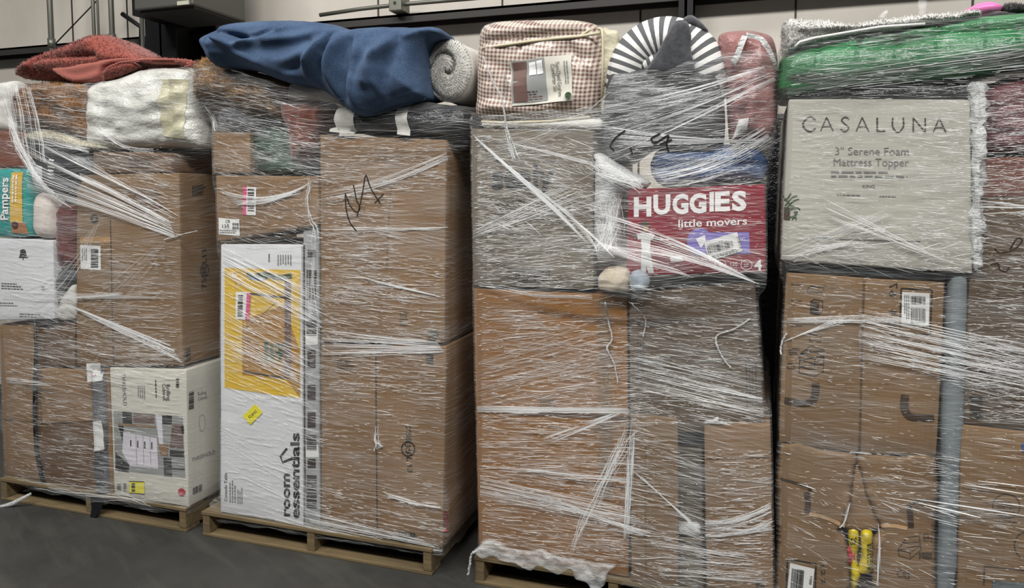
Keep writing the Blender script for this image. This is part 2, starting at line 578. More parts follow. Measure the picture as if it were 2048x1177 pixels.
def inflate(name, outline, Y, front, back, rim, mat, label, cat, group=None, folds=(), sp=0.013, amp=0.006, nscale=9, wr=0.0, wscale=(10, 24),
            tufts=0, tlen=0.012, twid=0.003, parent=None, sub=6, rimz=None, uvrot=0.0):
    """A soft body with the given outline (photo pixels, measured at depth Y), bellied by front/back metres, rounded within rim of its edge.
    folds: (pixel polyline, width m, height m)."""
    cur = spline(outline, True, sub)
    B = [Q(p.x, p.y, Y) for p in cur]
    B2 = np.array([(b.x, b.z) for b in B])
    # even spacing
    pts = []
    for i in range(len(B2)):
        a, b = B2[i], B2[(i + 1) % len(B2)]
        L = np.linalg.norm(b - a)
        m = max(1, int(round(L / (sp * 0.9))))
        for s in range(m):
            pts.append(a + (b - a) * s / m)
    B2 = np.array(pts)
    nb = len(B2)
    lo, hi = B2.min(0), B2.max(0)
    gx = np.arange(lo[0], hi[0], sp)
    gz = np.arange(lo[1], hi[1], sp * 0.87)
    G = np.array([(x + (sp / 2 if j % 2 else 0) + rnd.uniform(-.1, .1) * sp, z + rnd.uniform(-.1, .1) * sp) for j, z in enumerate(gz) for x in gx])
    # inside test
    A_, C_ = B2, np.roll(B2, -1, 0)
    ins = np.zeros(len(G), bool)
    for a, c in zip(A_, C_):
        cond = (a[1] > G[:, 1]) != (c[1] > G[:, 1])
        with np.errstate(divide='ignore', invalid='ignore'):
            xi = (c[0] - a[0]) * (G[:, 1] - a[1]) / (c[1] - a[1] + 1e-15) + a[0]
        ins ^= cond & (G[:, 0] < xi)
    G = G[ins]
    D = np.concatenate([seg_dist(G[i:i + 1500], A_, C_).min(1) for i in range(0, len(G), 1500)]) if len(G) else np.zeros(0)
    keep = D > sp * 0.45
    G, D = G[keep], D[keep]
    vs = [Vector(p) for p in B2] + [Vector(p) for p in G]
    res = delaunay_2d_cdt(vs, [(i, (i + 1) % nb) for i in range(nb)], [], 1, 1e-6)
    vo, fo = res[0], [f for f in res[2]]
    P2 = np.array([(v.x, v.y) for v in vo])
    Dd = np.concatenate([seg_dist(P2[i:i + 1500], A_, C_).min(1) for i in range(0, len(P2), 1500)])
    onb = Dd < 1e-5
    t = np.clip(Dd / rim, 0, 1)
    prof = np.sqrt(1 - (1 - t) ** 2)
    fold = np.zeros(len(P2))
    for line, w, h in folds:
        ln = spline(line, False, 5)
        L2 = np.array([(q.x, q.z) for q in (Q(p.x, p.y, Y) for p in ln)])
        for i in range(0, len(P2), 1500):
            dd = seg_dist(P2[i:i + 1500], L2[:-1], L2[1:]).min(1)
            fold[i:i + 1500] += h * np.exp(-(dd / w) ** 2)
    sd = Vector((rnd.random() * 40, rnd.random() * 40, 3.3))
    V, UV = [], []
    for i, p in enumerate(P2):
        q = Vector((p[0], p[1], 0))
        d = front * prof[i] + (fold[i] + amp * noise.noise(q * nscale + sd)) * min(1, t[i] * 1.6)
        if wr:
            d += wr * noise.noise(Vector((p[0] * wscale[0], p[1] * wscale[1], 0)) + sd) * min(1, t[i] * 2)
        V.append(Vector((p[0], Y - d, p[1])))
        ca, sa = math.cos(uvrot), math.sin(uvrot)
        UV.append((p[0] * ca - p[1] * sa, p[0] * sa + p[1] * ca + d * 0.4))
    n0 = len(P2)
    bi = {}
    for i, p in enumerate(P2):
        if onb[i]:
            bi[i] = i
        else:
            bi[i] = len(V)
            V.append(Vector((p[0], Y + back * prof[i], p[1])))
            UV.append(UV[i])
    Fc = []
    for f in fo:
        a, b, c = f
        ab, ac = P2[b] - P2[a], P2[c] - P2[a]
        if ab[0] * ac[1] - ab[1] * ac[0] < 0:
            b, c = c, b
        Fc.append((a, b, c))
        if not (onb[a] and onb[b] and onb[c]):
            Fc.append((bi[a], bi[c], bi[b]))
    VN = None
    if tufts:
        VN = [(0, 0, 0)] * len(V)
        nf = len(Fc)
        for _ in range(tufts):
            f = Fc[rnd.randrange(nf)]
            a, b, c = V[f[0]], V[f[1]], V[f[2]]
            nn = (b - a).cross(c - a)
            if nn.length < 1e-12:
                continue
            nn.normalize()
            u, v = rnd.random(), rnd.random()
            if u + v > 1:
                u, v = 1 - u, 1 - v
            p = a + (b - a) * u + (c - a) * v
            dr = (nn + Vector((rnd.uniform(-.8, .8), rnd.uniform(-.5, .5), rnd.uniform(-1.1, .4)))).normalized()
            sdv = dr.cross(Vector((rnd.uniform(-1, 1), rnd.uniform(-1, 1), rnd.uniform(-1, 1)))).normalized() * twid
            if sdv.cross(dr).dot(nn) < 0:
                sdv = -sdv
            k = len(V)
            le = tlen * rnd.uniform(0.5, 1.2)
            p = p - dr * 0.002
            V += [p - sdv, p + sdv, p + dr * le + sdv * 0.2]
            UV += [UV[f[0]]] * 3
            VN += [tuple((nn + dr * 0.35).normalized())] * 3
            Fc.append((k, k + 1, k + 2))
    o = mk(name, V, Fc, mat, uv=UV, parent=parent, vn=VN)
    FRONT[o.name] = Y - front
    if label:
        tag(o, label, cat, group)
    return o


def decal(par, name, c, mat, off=0.0014, n=6, side=None, label=None, thick=0.0):
    V, Fc = [], []
    tl, tr, br, bl = [Vector((*p, 0)) for p in c]
    for j in range(n + 1):
        for i in range(n + 1):
            a, b = i / n, j / n
            p = bl * (1 - a) * (1 - b) + br * a * (1 - b) + tl * (1 - a) * b + tr * a * b
            V.append(onto(par, p.x, p.y, off, side))
    for j in range(n):
        for i in range(n):
            k = j * (n + 1) + i
            Fc.append((k, k + 1, k + n + 2, k + n + 1))
    top = par
    o = mk(name, V, Fc, mat, parent=top)
    FRONT[o.name] = FRONT[par.name]
    if label:
        o['label'] = label
    return o


def rects(par, name, L, mat, off=0.0018, side=None, holder=None):
    """Small printed quads [(tl,tr,br,bl), ...]: one mesh, or one part for each where they stand apart."""
    if name in ('picture_dark', 'drawer_pull', 'wall_print', 'sticker_rim', 'dark_block', 'drawer_line') and len(L) > 1:
        return [rects(par, name, [q], mat, off, side, holder) for q in L][0]
    V, Fc = [], []
    for c in L:
        k = len(V)
        m = 5 if max(abs(c[2][0] - c[0][0]), abs(c[2][1] - c[0][1])) > 16 else 1
        tl, tr, br_, bl_ = [Vector(p) for p in c]
        for j in range(m + 1):
            for i in range(m + 1):
                a, d = i / m, j / m
                p = bl_ * (1 - a) * (1 - d) + br_ * a * (1 - d) + tl * (1 - a) * d + tr * a * d
                V.append(onto(par, p[0], p[1], off, side))
        for j in range(m):
            for i in range(m):
                q = k + j * (m + 1) + i
                Fc.append((q, q + 1, q + m + 2, q + m + 1))
    return mk(name, V, Fc, mat, parent=holder or par, smooth=False)


def bars(par, o, ex, ey, mat, n=22, name='barcode', off=0.0026, side=None, holder=None):
    L, t = [], 0.0
    r2 = random.Random(int(o[0] * 7 + o[1]))
    while t < 1:
        w = r2.choice((0.5, 1, 1.6)) / n * 0.55
        a = (o[0] + ex[0] * t, o[1] + ex[1] * t)
        b = (o[0] + ex[0] * (t + w), o[1] + ex[1] * (t + w))
        L.append(((a[0] + ey[0], a[1] + ey[1]), (b[0] + ey[0], b[1] + ey[1]), b, a))
        t += w + r2.choice((0.5, 0.9, 1.5)) / n * 0.55
    return rects(par, name, L, mat, off, side, holder)


def lines(par, o, ex, ey, n, mat, name='small_print', off=0.0024, side=None, fill=0.4, holder=None):
    """n rows of broken small print starting at o, rows along ex, stepping by ey."""
    L = []
    r2 = random.Random(int(o[0] * 3 + o[1] * 5))
    for i in range(n):
        t, end = 0.0, r2.uniform(0.7, 1.0)
        while t < end:
            w = r2.uniform(0.06, 0.16)
            w = min(w, end - t)
            a = (o[0] + ey[0] * i + ex[0] * t, o[1] + ey[1] * i + ex[1] * t)
            b = (a[0] + ex[0] * w, a[1] + ex[1] * w)
            h = (ey[0] * fill, ey[1] * fill)
            L.append((a, b, (b[0] + h[0], b[1] + h[1]), (a[0] + h[0], a[1] + h[1])))
            t += w + 0.03
    return rects(par, name, L, mat, off, side, holder)


def text(par, s, o, ex, ey, mat, bold=0.0, name='lettering', off=0.002, side=None, holder=None, sp=1.0):
    """s written from baseline start o along ex (whole width), ey = cap height vector (photo pixels)."""
    cu = bpy.data.curves.new('t', 'FONT')
    cu.body = s
    cu.offset = bold
    cu.resolution_u = 3
    cu.space_character = sp
    to = bpy.data.objects.new('t', cu)
    me = to.to_mesh()
    co = np.array([v.co[:] for v in me.vertices])
    Fc = [tuple(p.vertices) for p in me.polygons]
    to.to_mesh_clear()
    bpy.data.objects.remove(to)
    bpy.data.curves.remove(cu)
    x0, x1 = co[:, 0].min(), co[:, 0].max()
    V = []
    for x, y, z in co:
        a, b = (x - x0) / (x1 - x0), y / 0.70
        V.append(onto(par, o[0] + ex[0] * a + ey[0] * b, o[1] + ex[1] * a + ey[1] * b, off, side))
    return mk(name, V, Fc, mat, parent=holder or par, smooth=False)


def stroke(par, pts, w, mat, name='marker_scribble', off=0.002, side=None, sub=6, more=(), closed=False, holder=None):
    V, Fc = [], []
    for line in (pts,) + tuple(more):
        ln = spline(line, closed, sub)
        if closed:
            ln.append(ln[0])
        W = [onto(par, p.x, p.y, off, side) for p in ln]
        k = len(V)
        for i, p in enumerate(W):
            d = (W[min(i + 1, len(W) - 1)] - W[max(i - 1, 0)])
            nn = Vector((d.y, 0, 0)).cross(d) if False else d.cross(Vector((0, 1, 0)) if side is None else Vector((1, 0, 0)))
            nn = nn.normalized() * w / 2 if nn.length > 1e-9 else Vector((0, 0, w / 2))
            V += [p - nn, p + nn]
        for i in range(len(W) - 1):
            Fc.append((k + 2 * i, k + 2 * i + 1, k + 2 * i + 3, k + 2 * i + 2))
    return mk(name, V, Fc, mat, parent=holder or par, smooth=False)


def ring(par, c, rx, ry, w, mat, name='printed_ring', **k):
    pts = [(c[0] + rx * math.cos(a * math.pi / 8), c[1] + ry * math.sin(a * math.pi / 8)) for a in range(16)]
    return stroke(par, pts, w, mat, name, closed=True, sub=3, **k)


def tube(name, P, R, mat, parent=None, seg=8, caps=True, smooth=True, origin=None, flat=1.0):
    """Swept tube through world points P with radius R (number or list)."""
    P = [Vector(p) for p in P]
    if not isinstance(R, (list, tuple)):
        R = [R] * len(P)
    V, Fc, UV = [], [], []
    up = Vector((0, 1, 0))
    L = 0.0
    for i, p in enumerate(P):
        d = (P[min(i + 1, len(P) - 1)] - P[max(i - 1, 0)]).normalized()
        s = d.cross(up)
        if s.length < 1e-3:
            s = d.cross(Vector((1, 0, 0)))
        s.normalize()
        t = s.cross(d).normalized()
        up = t
        if i:
            L += (P[i] - P[i - 1]).length
        for a in range(seg):
            an = 2 * math.pi * a / seg
            V.append(p + s * (math.cos(an) * R[i]) + t * (math.sin(an) * R[i] * flat))
            UV.append((L, a / seg))
    for i in range(len(P) - 1):
        for a in range(seg):
            b = (a + 1) % seg
            Fc.append((i * seg + a, i * seg + b, (i + 1) * seg + b, (i + 1) * seg + a))
    if caps:
        Fc.append(tuple(range(seg))[::-1])
        Fc.append(tuple((len(P) - 1) * seg + a for a in range(seg)))
    o = mk(name, V, Fc, mat, parent=parent, uv=UV, smooth=smooth, origin=origin)
    FRONT[o.name] = P[0].y
    return o


def box_w(V, Fc, lo, hi):
    k = len(V)
    (a, b, c), (d, e, f) = lo, hi
    V += [(a, b, c), (d, b, c), (d, e, c), (a, e, c), (a, b, f), (d, b, f), (d, e, f), (a, e, f)]
    Fc += [tuple(k + i for i in q) for q in ((3, 2, 1, 0), (4, 5, 6, 7), (0, 1, 5, 4), (1, 2, 6, 5), (2, 3, 7, 6), (3, 0, 4, 7))]


def boxmesh(name, lo, hi, mat, parent=None, bev=0.0, origin=None):
    V, Fc = [], []
    box_w(V, Fc, lo, hi)
    o = mk(name, V, Fc, mat, parent=parent, smooth=False, origin=origin)
    if bev:
        md = o.modifiers.new('bevel', 'BEVEL')
        md.width = bev
        md.segments = 2
    return o


def anchor(name, loc):
    o = bpy.data.objects.new(name, None)
    o.location = loc
    o.empty_display_size = 0.1
    COL.objects.link(o)
    GEO[o.name] = (None, None, Vector(loc), None)
    return o


# ------------------------------------------------------------------ the setting
def struct(o):
    o['kind'] = 'structure'
    return o


YW = 4.65
struct(boxmesh('floor', (-11, -4, -0.1), (9, YW + 0.3, 0), M['floor']))
wall = struct(boxmesh('wall_back', (-11, YW, 0), (9, YW + 0.2, 6.5), M['wall']))
# panel seams of the wall
V, Fc = [], []
for px in (145, 255, 413, 467, 757, 1005, 1281, 1591, 1944):
    X = Q(px, 30, YW).x
    box_w(V, Fc, (X - 0.005, YW - 0.006, 0.0), (X + 0.005, YW + 0.001, 6.4))
struct(mk('trim_1', V, Fc, M['girt'], smooth=False))
# girts (horizontal rails)
zg = Q(470, 60, YW - 0.1).z
V, Fc = [], []
box_w(V, Fc, (-11, YW - 0.14, zg - 0.015), (9, YW, zg))
box_w(V, Fc, (-11, YW - 0.14, zg - 0.055), (9, YW - 0.125, zg))
box_w(V, Fc, (-11, YW - 0.02, zg - 0.06), (9, YW, zg + 0.015))
struct(mk('trim_2', V, Fc, M['girt'], smooth=False))
# steel columns
for i, (a, b) in enumerate(((290, 351), (1357, 1386))):
    y0 = YW - 0.42
    xa, xb = Q(a, 60, y0).x, Q(b, 60, y0).x
    if i == 1:
        y0 = YW - 0.16
        xa, xb = Q(a, 20, y0).x, Q(b, 20, y0).x
    V, Fc = [], []
    box_w(V, Fc, (xa, y0, 0), (xb, y0 + 0.015, 6.4))
    box_w(V, Fc, (xa, YW - 0.03, 0), (xb, YW - 0.015, 6.4))
    box_w(V, Fc, ((xa + xb) / 2 - 0.008, y0, 0), ((xa + xb) / 2 + 0.008, YW - 0.02, 6.4))
    struct(mk('trim_%d' % (3 + i), V, Fc, M['steel'], smooth=False))
# conduits
def vpipe(px, r, y, label):
    X = Q(px, 60, y).x
    t = tube('vertical_conduit', [(X, y, 0), (X, y, 6.3)], r, M['pipe'], seg=12)
    tag(t, label, 'pipe', 'vertical conduits in front of the back wall')
    for z in (2.75, 3.15):
        bpy_o = tube('pipe_coupling', [(X, y, z), (X, y, z + 0.07)], r * 1.35, M['pipe'], parent=t, seg=12)


vpipe(102, 0.020, YW - 0.42, 'grey steel conduit rising alone, furthest from the hanging heater')
vpipe(188, 0.013, YW - 0.36, 'thick conduit of the close pair, next to a thinner one')
vpipe(197, 0.009, YW - 0.30, 'thin conduit close against a thicker one')
vpipe(224, 0.019, YW - 0.40, 'grey conduit just beside the hanging heater')
hp = tube('horizontal_conduit', [Q(640, 30, YW - 0.17), Q(720, 18, YW - 0.17), Q(800, 9, YW - 0.17), Q(1000, -8, YW - 0.17), Q(1200, -26, YW - 0.17)], 0.014, M['pipe'], seg=10)
tag(hp, 'thin conduit running level along the back wall above the dark rail', 'pipe')
a = Q(798, 10, YW - 0.17)
jb = boxmesh('junction_box', (a.x - 0.045, YW - 0.23, a.z - 0.05), (a.x + 0.045, YW - 0.10, a.z + 0.05), M['pipe'], bev=0.006)
tag(jb, 'square grey metal junction box on the level conduit', 'junction box')
V = boxmesh('cover_screw', (a.x - 0.008, YW - 0.236, a.z - 0.008), (a.x + 0.008, YW - 0.228, a.z + 0.008), M['girt'], parent=jb)
for pts, lab in (([(70, 130), (195, 0)], 'thin guy wire slanting past the lone conduit'),
                 ([(452, 12), (490, 46), (540, 90)], 'thin black cable running down from the heater')):
    wv = tube('guy_wire', [Q(x, y, YW - 0.25) for x, y in pts], 0.005, M['steel'], seg=6)
    tag(wv, lab, 'cable')
# the unit heater hung from the wall
yh = 3.85
pa, pb, pc = Q(282, 24, yh), Q(385, 16, yh), Q(450, 42, yh + 0.55)
V, Fc = [], []
x0, x1 = Q(268, 22, yh).x, Q(387, 16, yh).x
z0 = Q(330, 15, yh).z
hb = boxmesh('unit_heater', (x0, yh, z0), (x1, yh + 0.5, z0 + 0.62), M['heater'], bev=0.012)
tag(hb, 'grey metal heater unit hung high in front of the dark column', 'heater')
boxmesh('underside_tray', (x0 + 0.02, yh + 0.03, z0 - 0.012), (x1 - 0.02, yh + 0.47, z0 + 0.002), M['heater_dark'], parent=hb)
pl = Q(367, 6, yh)
boxmesh('rating_plate', (pl.x - 0.045, yh - 0.006, pl.z - 0.012), (pl.x + 0.045, yh + 0.002, pl.z + 0.012), M['plate'], parent=hb)
for i in range(6):
    boxmesh('louvre', (x0 + 0.06, yh - 0.015, z0 + 0.12 + i * 0.075), (x1 - 0.06, yh + 0.003, z0 + 0.135 + i * 0.075), M['heater_dark'], parent=hb)
V, Fc = [], []
xl = Q(240, 20, yh).x
box_w(V, Fc, (xl, yh + 0.1, z0), (x0 + 0.01, yh + 0.5, z0 + 0.42))
mk('fan_guard', V, Fc, M['steel'], parent=hb, smooth=False)
for dx in (0.05, x1 - x0 - 0.05):
    tube('hanger_rod', [(x0 + dx, yh + 0.3, z0 + 0.6), (x0 + dx, yh + 0.3, 6.3)], 0.008, M['steel'], parent=hb)
# bracket under the heater
br = tube('support_bracket', [Q(245, 28, YW - 0.3), Q(283, 55, YW - 0.3), Q(283, 130, YW - 0.3)], 0.018, M['steel'], seg=8)
tag(br, 'bent black steel bracket arm standing below the heater', 'bracket')
tube('bracket_post', [Q(283, 10, YW - 0.3), Vector((Q(283, 130, YW - 0.3).x, YW - 0.3, 0.0))], 0.016, M['pipe'], parent=br, seg=8)

# ------------------------------------------------------------------ pallets
Y0 = 2.84
PX = {}


def make_pallet(x0, x1, label):
    d = 1.05
    t = anchor('wooden_pallet', ((x0 + x1) / 2, Y0 + d / 2, 0))
    tag(t, label, 'pallet', 'wooden pallets under the loads')
    for fx in (0.0, 0.5, 1.0):
        c = x0 + 0.02 + fx * (x1 - x0 - 0.04)
        boxmesh('stringer', (c - 0.02, Y0 + 0.004, 0.016), (c + 0.02, Y0 + d - 0.004, 0.104), M['wood'], parent=t, bev=0.003)
    for i in range(7):
        y = Y0 + i * (d - 0.09) / 6
        boxmesh('deck_board', (x0 - 0.004, y, 0.105), (x1 + 0.004, y + (0.13 if i in (0, 6) else 0.09) - (0.04 if i == 6 else 0), 0.122), M['wood'], parent=t, bev=0.003)
    for i in range(4):
        y = Y0 + 0.003 + i * (d - 0.1) / 3
        boxmesh('bottom_board', (x0 - 0.003, y, 0.0), (x1 + 0.003, y + 0.095, 0.0155), M['wood'], parent=t, bev=0.003)
    return t


ZP = 0.124
X1a, X1b = Q(2, 1005, Y0).x, Q(371, 1065, Y0).x
X2a, X2b = Q(405, 1072, Y0).x, Q(862, 1143, Y0).x
X3a, X3b = Q(950, 1180, Y0).x, Q(1540, 1180, Y0).x
X4a, X4b = Q(1556, 1180, Y0).x, Q(1556, 1180, Y0).x + 1.2
print('PALLETS', X1a, X1b, X2a, X2b, X3a, X3b, X4a, X4b, 'floor z', Q(405, 1072, Y0).z, Q(370, 1000, 2.86).z, Q(885, 1108, 2.86).z)
make_pallet(X1a, X1b, 'worn wooden pallet carrying the white cabinet carton and white bedding')
make_pallet(X2a, X2b, 'wooden pallet carrying the tall white and yellow table carton')
make_pallet(X3a, X3b, 'wooden pallet draped with crumpled white film below the orange-brown carton')
make_pallet(X4a, X4b, 'wooden pallet carrying the torn carton with yellow bags')

# ------------------------------------------------------------------ load on the leftmost pallet
S1 = []


def add(S, o):
    S.append(o)
    return o


c = add(S1, rbox('carton', [(-1, 649), (72, 648), (86, 976), (8, 966)], 2.88, 0.9, M['card'], 'tall brown carton at the far end of the bottom row, beside the black strap', 'carton', zmin=ZP))
stroke(c, [(0, 838), (40, 842), (80, 846)], 0.004, M['ink_soft'], 'flap_seam')
c = add(S1, rbox('carton', [(76, 738), (180, 742), (204, 992), (92, 978)], 2.88, 0.9, M['card'], 'brown carton between the black strap and the grey upright bag', 'carton', zmin=ZP))
stroke(c, [(80, 848), (130, 846), (186, 843)], 0.006, M['ink_soft'], 'flap_seam')
decal(c, 'flap', [(78, 851), (186, 847), (203, 985), (92, 975)], M['card_dark'], 0.003)
c = add(S1, rbox('carton', [(74, 646), (149, 644), (150, 735), (75, 736)], 2.90, 0.85, M['card_dark'], 'small brown carton below the white box printed with a lampshade', 'carton'))
add(S1, tube('webbing_strap', [Q(x, y, 2.86) for x, y in ((70, 640), (72, 700), (71, 760), (70, 830), (73, 900), (82, 950), (92, 985))], [0.006, .008, .012, .011, .011, .01, .007], M['black_bag'], seg=8))
tag(S1[-1], 'long black strap hanging in the crack between two bottom cartons', 'strap')
c = add(S1, rbox('carton', [(205, 737), (218, 737), (230, 988), (212, 986)], 2.87, 0.8, M['card'], 'thin edge of a brown carton beside the white cabinet carton', 'carton', zmin=ZP))
b = add(S1, soft('upright_bag', [(178, 738), (204, 738), (211, 1000), (189, 996)], 2.845, 0.10, M['grey_knit'], 'narrow grey quilted bag standing upright beside the white cabinet carton', 'bag', r=0.03, n=20, bulge=0.01, amp=0.006, wr=0.008, zmin=0.05))
decal(b, 'tag', [(174, 727), (202, 727), (203, 762), (176, 765)], M['paper'], 0.004)
decal(b, 'label', [(188, 842), (205, 840), (207, 900), (190, 902)], M['paper'], 0.004)
rects(b, 'pink_mark', [((182, 740), (192, 739), (193, 752), (183, 753))], M['pink_print'], 0.006)
t = mk('hanging_end', *(lambda P: ([*P], [(0, 1, 3, 2), (2, 3, 5, 4)]))([Q(180, 990, 2.835), Q(208, 1000, 2.835), Q(183, 1018, 2.83), Q(202, 1022, 2.83), Q(180, 1036, 2.825), Q(190, 1036, 2.825)]), M['black_bag'], parent=b)
# white cabinet carton
c = add(S1, rbox('cabinet_carton', [(219, 736), (372, 741), (377, 1006), (229, 990)], 2.855, 0.95, M['cream_box'], 'white carton printed with a picture of a rolling drawer cabinet', 'carton', r=0.005, n=10, zmin=ZP + .001))
p = decal(c, 'cabinet_picture', [(228, 822), (366, 833), (371, 956), (231, 940)], M['grey_print'])
rects(c, 'picture_dark', [((246, 823), (265, 825), (266, 850), (247, 848)), ((237, 850), (248, 850), (252, 905), (258, 928), ), ((232, 905), (260, 930), (259, 945), (232, 941)),
                          ((326, 830), (345, 832), (345, 850), (326, 848)), ((341, 900), (369, 903), (369, 915), (341, 913)), ((328, 915), (344, 917), (345, 954), (329, 952)),
                          ((362, 850), (368, 850), (369, 868), (364, 868)), ((341, 936), (370, 938), (370, 941), (341, 939))], M['ink'], holder=p)
rects(c, 'cabinet_drawing', [((248, 864), (315, 876), (318, 938), (262, 932)), ((248, 864), (262, 864), (262, 932), (246, 905)), ((312, 830), (325, 831), (328, 890), (320, 890))], M['lilac_print'], 0.0022, holder=p)
rects(c, 'drawer_pull', [((262 + 14 * i, 880 + 1.5 * i), (264.5 + 14 * i, 880 + 1.5 * i), (264.5 + 14 * i, 895 + 1.5 * i), (262 + 14 * i, 893 + 1.5 * i)) for i in range(4)], M['ink'], 0.003, holder=p)
rects(c, 'drawer_line', [((273 + 14 * i, 868 + 2 * i), (273.8 + 14 * i, 868 + 2 * i), (276 + 14 * i, 930), (275 + 14 * i, 930)) for i in range(3)], M['grey_print'], 0.003, holder=p)
rects(c, 'shelf_board', [((238, 846), (312, 852), (313, 857), (238, 851)), ((318, 888), (338, 890), (337, 912), (322, 910))], M['card'], 0.0026, holder=p)
rects(c, 'wall_print', [((268, 826), (310, 830), (310, 848), (268, 845)), ((346, 848), (366, 850), (368, 898), (340, 896))], M['wine_print'], 0.0018, holder=p)
text(c, 'THRESHOLD', (244, 748), (4, 64), (7, -1), M['ink_grey'])
text(c, 'Rolling', (333, 770), (2, 32), (8, -1), M['ink'])
text(c, 'Cabinet', (325, 768), (2, 34), (7, -1), M['ink'])
lines(c, (313, 760), (2, 48), (-5, 0), 1, M['ink_soft'])
lines(c, (290, 772), (1, 30), (-4, 0), 4, M['ink_grey'])
bars(c, (353, 757), (0, 18), (6, 0), M['ink'], 10)
s = decal(c, 'yellow_sticker', [(260, 962), (290, 963), (290, 988), (260, 986)], M['yellow_sticker'], 0.003)
bars(c, (265, 966), (0, 18), (7, 0), M['ink'], 8, off=0.005, holder=s)
rects(c, 'sticker_rim', [((260, 961.5), (290, 962.5), (290, 964), (260, 963)), ((260, 985), (290, 987), (290, 988.5), (260, 986.5))], M['ink'], 0.005, holder=s)
bars(c, (235, 968), (0, 14), (8, 0), M['ink_grey'], 8)
bars(c, (248, 967), (0, 14), (6, 0), M['ink_grey'], 8)
s = ring(c, (364, 985), 4.5, 4.5, 0.018, M['red_print'], 'round_red_sticker')
XS = GEO[c.name][0][0].x
XS = max(v.x for v in GEO[c.name][0])
text(c, 'Rolling', (396, 792), (17, -4), (0, -7), M['ink_grey'], side=XS)
text(c, 'Cabinet', (396, 802), (19, -5), (0, -7), M['ink_grey'], side=XS)
text(c, 'THRESHOLD', (385, 925), (46, -17), (1, -8), M['ink_grey'], side=XS)
bars(c, (378, 785), (0, 36), (10, -3), M['ink'], 16, side=XS)
bars(c, (389, 991), (18, -8), (0, -14), M['ink'], 12, side=XS)
stroke(c, [(400, 835), (409, 832), (411, 858), (402, 862)], 0.002, M['ink_grey'], 'line_drawing', side=XS, closed=True, sub=2)
# big carton above
c = add(S1, rbox('large_carton', [(153, 351), (358, 346), (365, 732), (153, 733)], 2.862, 0.95, M['card_olive'], 'largest brown carton, with a white barcode label and a closed flap seam', 'carton', n=12))
stroke(c, [(222, 440), (224, 520), (226, 640), (228, 733)], 0.005, M['ink_soft'], 'flap_seam')
decal(c, 'packing_tape', [(153, 474), (222, 474), (222, 486), (153, 487)], M['tape'])
l = decal(c, 'white_label', [(162, 490), (203, 492), (204, 540), (163, 538)], M['paper'], 0.003)
bars(c, (184, 498), (0, 36), (15, 0), M['ink'], 18, off=0.005, holder=l)
lines(c, (166, 497), (0, 32), (4, 0), 3, M['ink_grey'], off=0.005, holder=l)
ring(c, (190, 438), 6, 6, 0.014, M['ink'], 'round_emblem')
lines(c, (268, 378), (60, 0), (0, 9), 6, M['wine_print'], 'worn_print')
XS = max(v.x for v in GEO[c.name][0])
text(c, '758', (415, 577), (-1, -33), (-9, 3), M['ink'], 0.012, side=XS)
text(c, '38', (415, 548), (-1, -16), (-9, 3), M['ink'], 0.012, side=XS)
text(c, 'L13', (415, 525), (-1, -28), (-9, 3), M['ink'], 0.012, side=XS)
ring(c, (411, 541), 8, 13, 0.006, M['ink'], side=XS)
lines(c, (384, 372), (28, -4), (0, 4.2), 5, M['ink_soft'], 'recycling_marks', side=XS, fill=0.7)
bars(c, (374, 725), (12, -3), (0, -26), M['ink_soft'], 8, 'recycling_block', side=XS)
c = add(S1, rbox('small_carton', [(186, 303), (341, 306), (344, 344), (186, 349)], 2.885, 0.85, M['card_dark'], 'flat brown carton squeezed below the white bagged bedding', 'carton'))
lines(c, (260, 318), (50, 2), (0, 7), 3, M['ink_soft'], 'worn_print')
# white box with lampshade
c = add(S1, rbox('lamp_box', [(-8, 477), (106, 481), (109, 639), (-7, 641)], 2.85, 0.45, M['white_box'], 'white box with a small black lampshade printed on it', 'box'))
stroke(c, [(42, 505), (44, 501), (51, 501), (54, 514)], 0.006, M['ink'], 'lampshade_print')
rects(c, 'lampshade_print', [((43, 502), (52, 502), (55, 515), (40, 515)), ((39, 514), (57, 514), (57, 516), (39, 516)), ((46.5, 516), (48.5, 516), (48.5, 520), (46.5, 520))], M['ink'])
lines(c, (4, 566), (44, 2), (0, 5), 3, M['ink_soft'])
lines(c, (40, 627), (56, 2), (0, 5), 2, M['ink_grey'])
lines(c, (84, 573), (8, 0), (0, 5), 2, M['ink_grey'])
lines(c, (0, 605), (40, 1), (0, 5), 2, M['ink_grey'])
# nappy pack
c = add(S1, soft('nappy_pack', [(-8, 338), (57, 340), (61, 473), (-8, 475)], 2.85, 0.35, M['teal'], 'teal and yellow nappy pack standing on the white box', 'nappies', r=0.02, n=14, bulge=0.012, amp=0.004, wr=0.004))
decal(c, 'yellow_band', [(25, 345), (47, 345), (49, 445), (25, 445)], M['gold_print'], 0.003)
decal(c, 'baby_photo', [(26, 444), (54, 446), (58, 468), (28, 466)], M['skin_print'], 0.003)
ring(c, (35, 450), 4, 4.5, 0.016, M['brown_print'], 'hair_print', off=0.005)
text(c, 'Pampers', (22, 440), (-1, -84), (-16, 0), M['ink_white'], 0.02, off=0.006)
lines(c, (30, 350), (0, 60), (6, 0), 2, M['ink_white'], off=0.006)
c = add(S1, rbox('reddish_carton', [(-8, 262), (46, 264), (50, 334), (-8, 336)], 2.86, 0.6, M['card_red'], 'reddish brown carton on top of the teal nappy pack', 'carton'))
add(S1, soft('rolled_pillow', [(61, 385), (103, 390), (104, 480), (63, 476)], 2.84, 0.35, M['pinkish_cloth'], 'pinkish white rolled pillow between the nappy pack and a burgundy cushion', 'pillow', r=0.05, bulge=0.02, n=14, amp=0.004, wr=0.004))
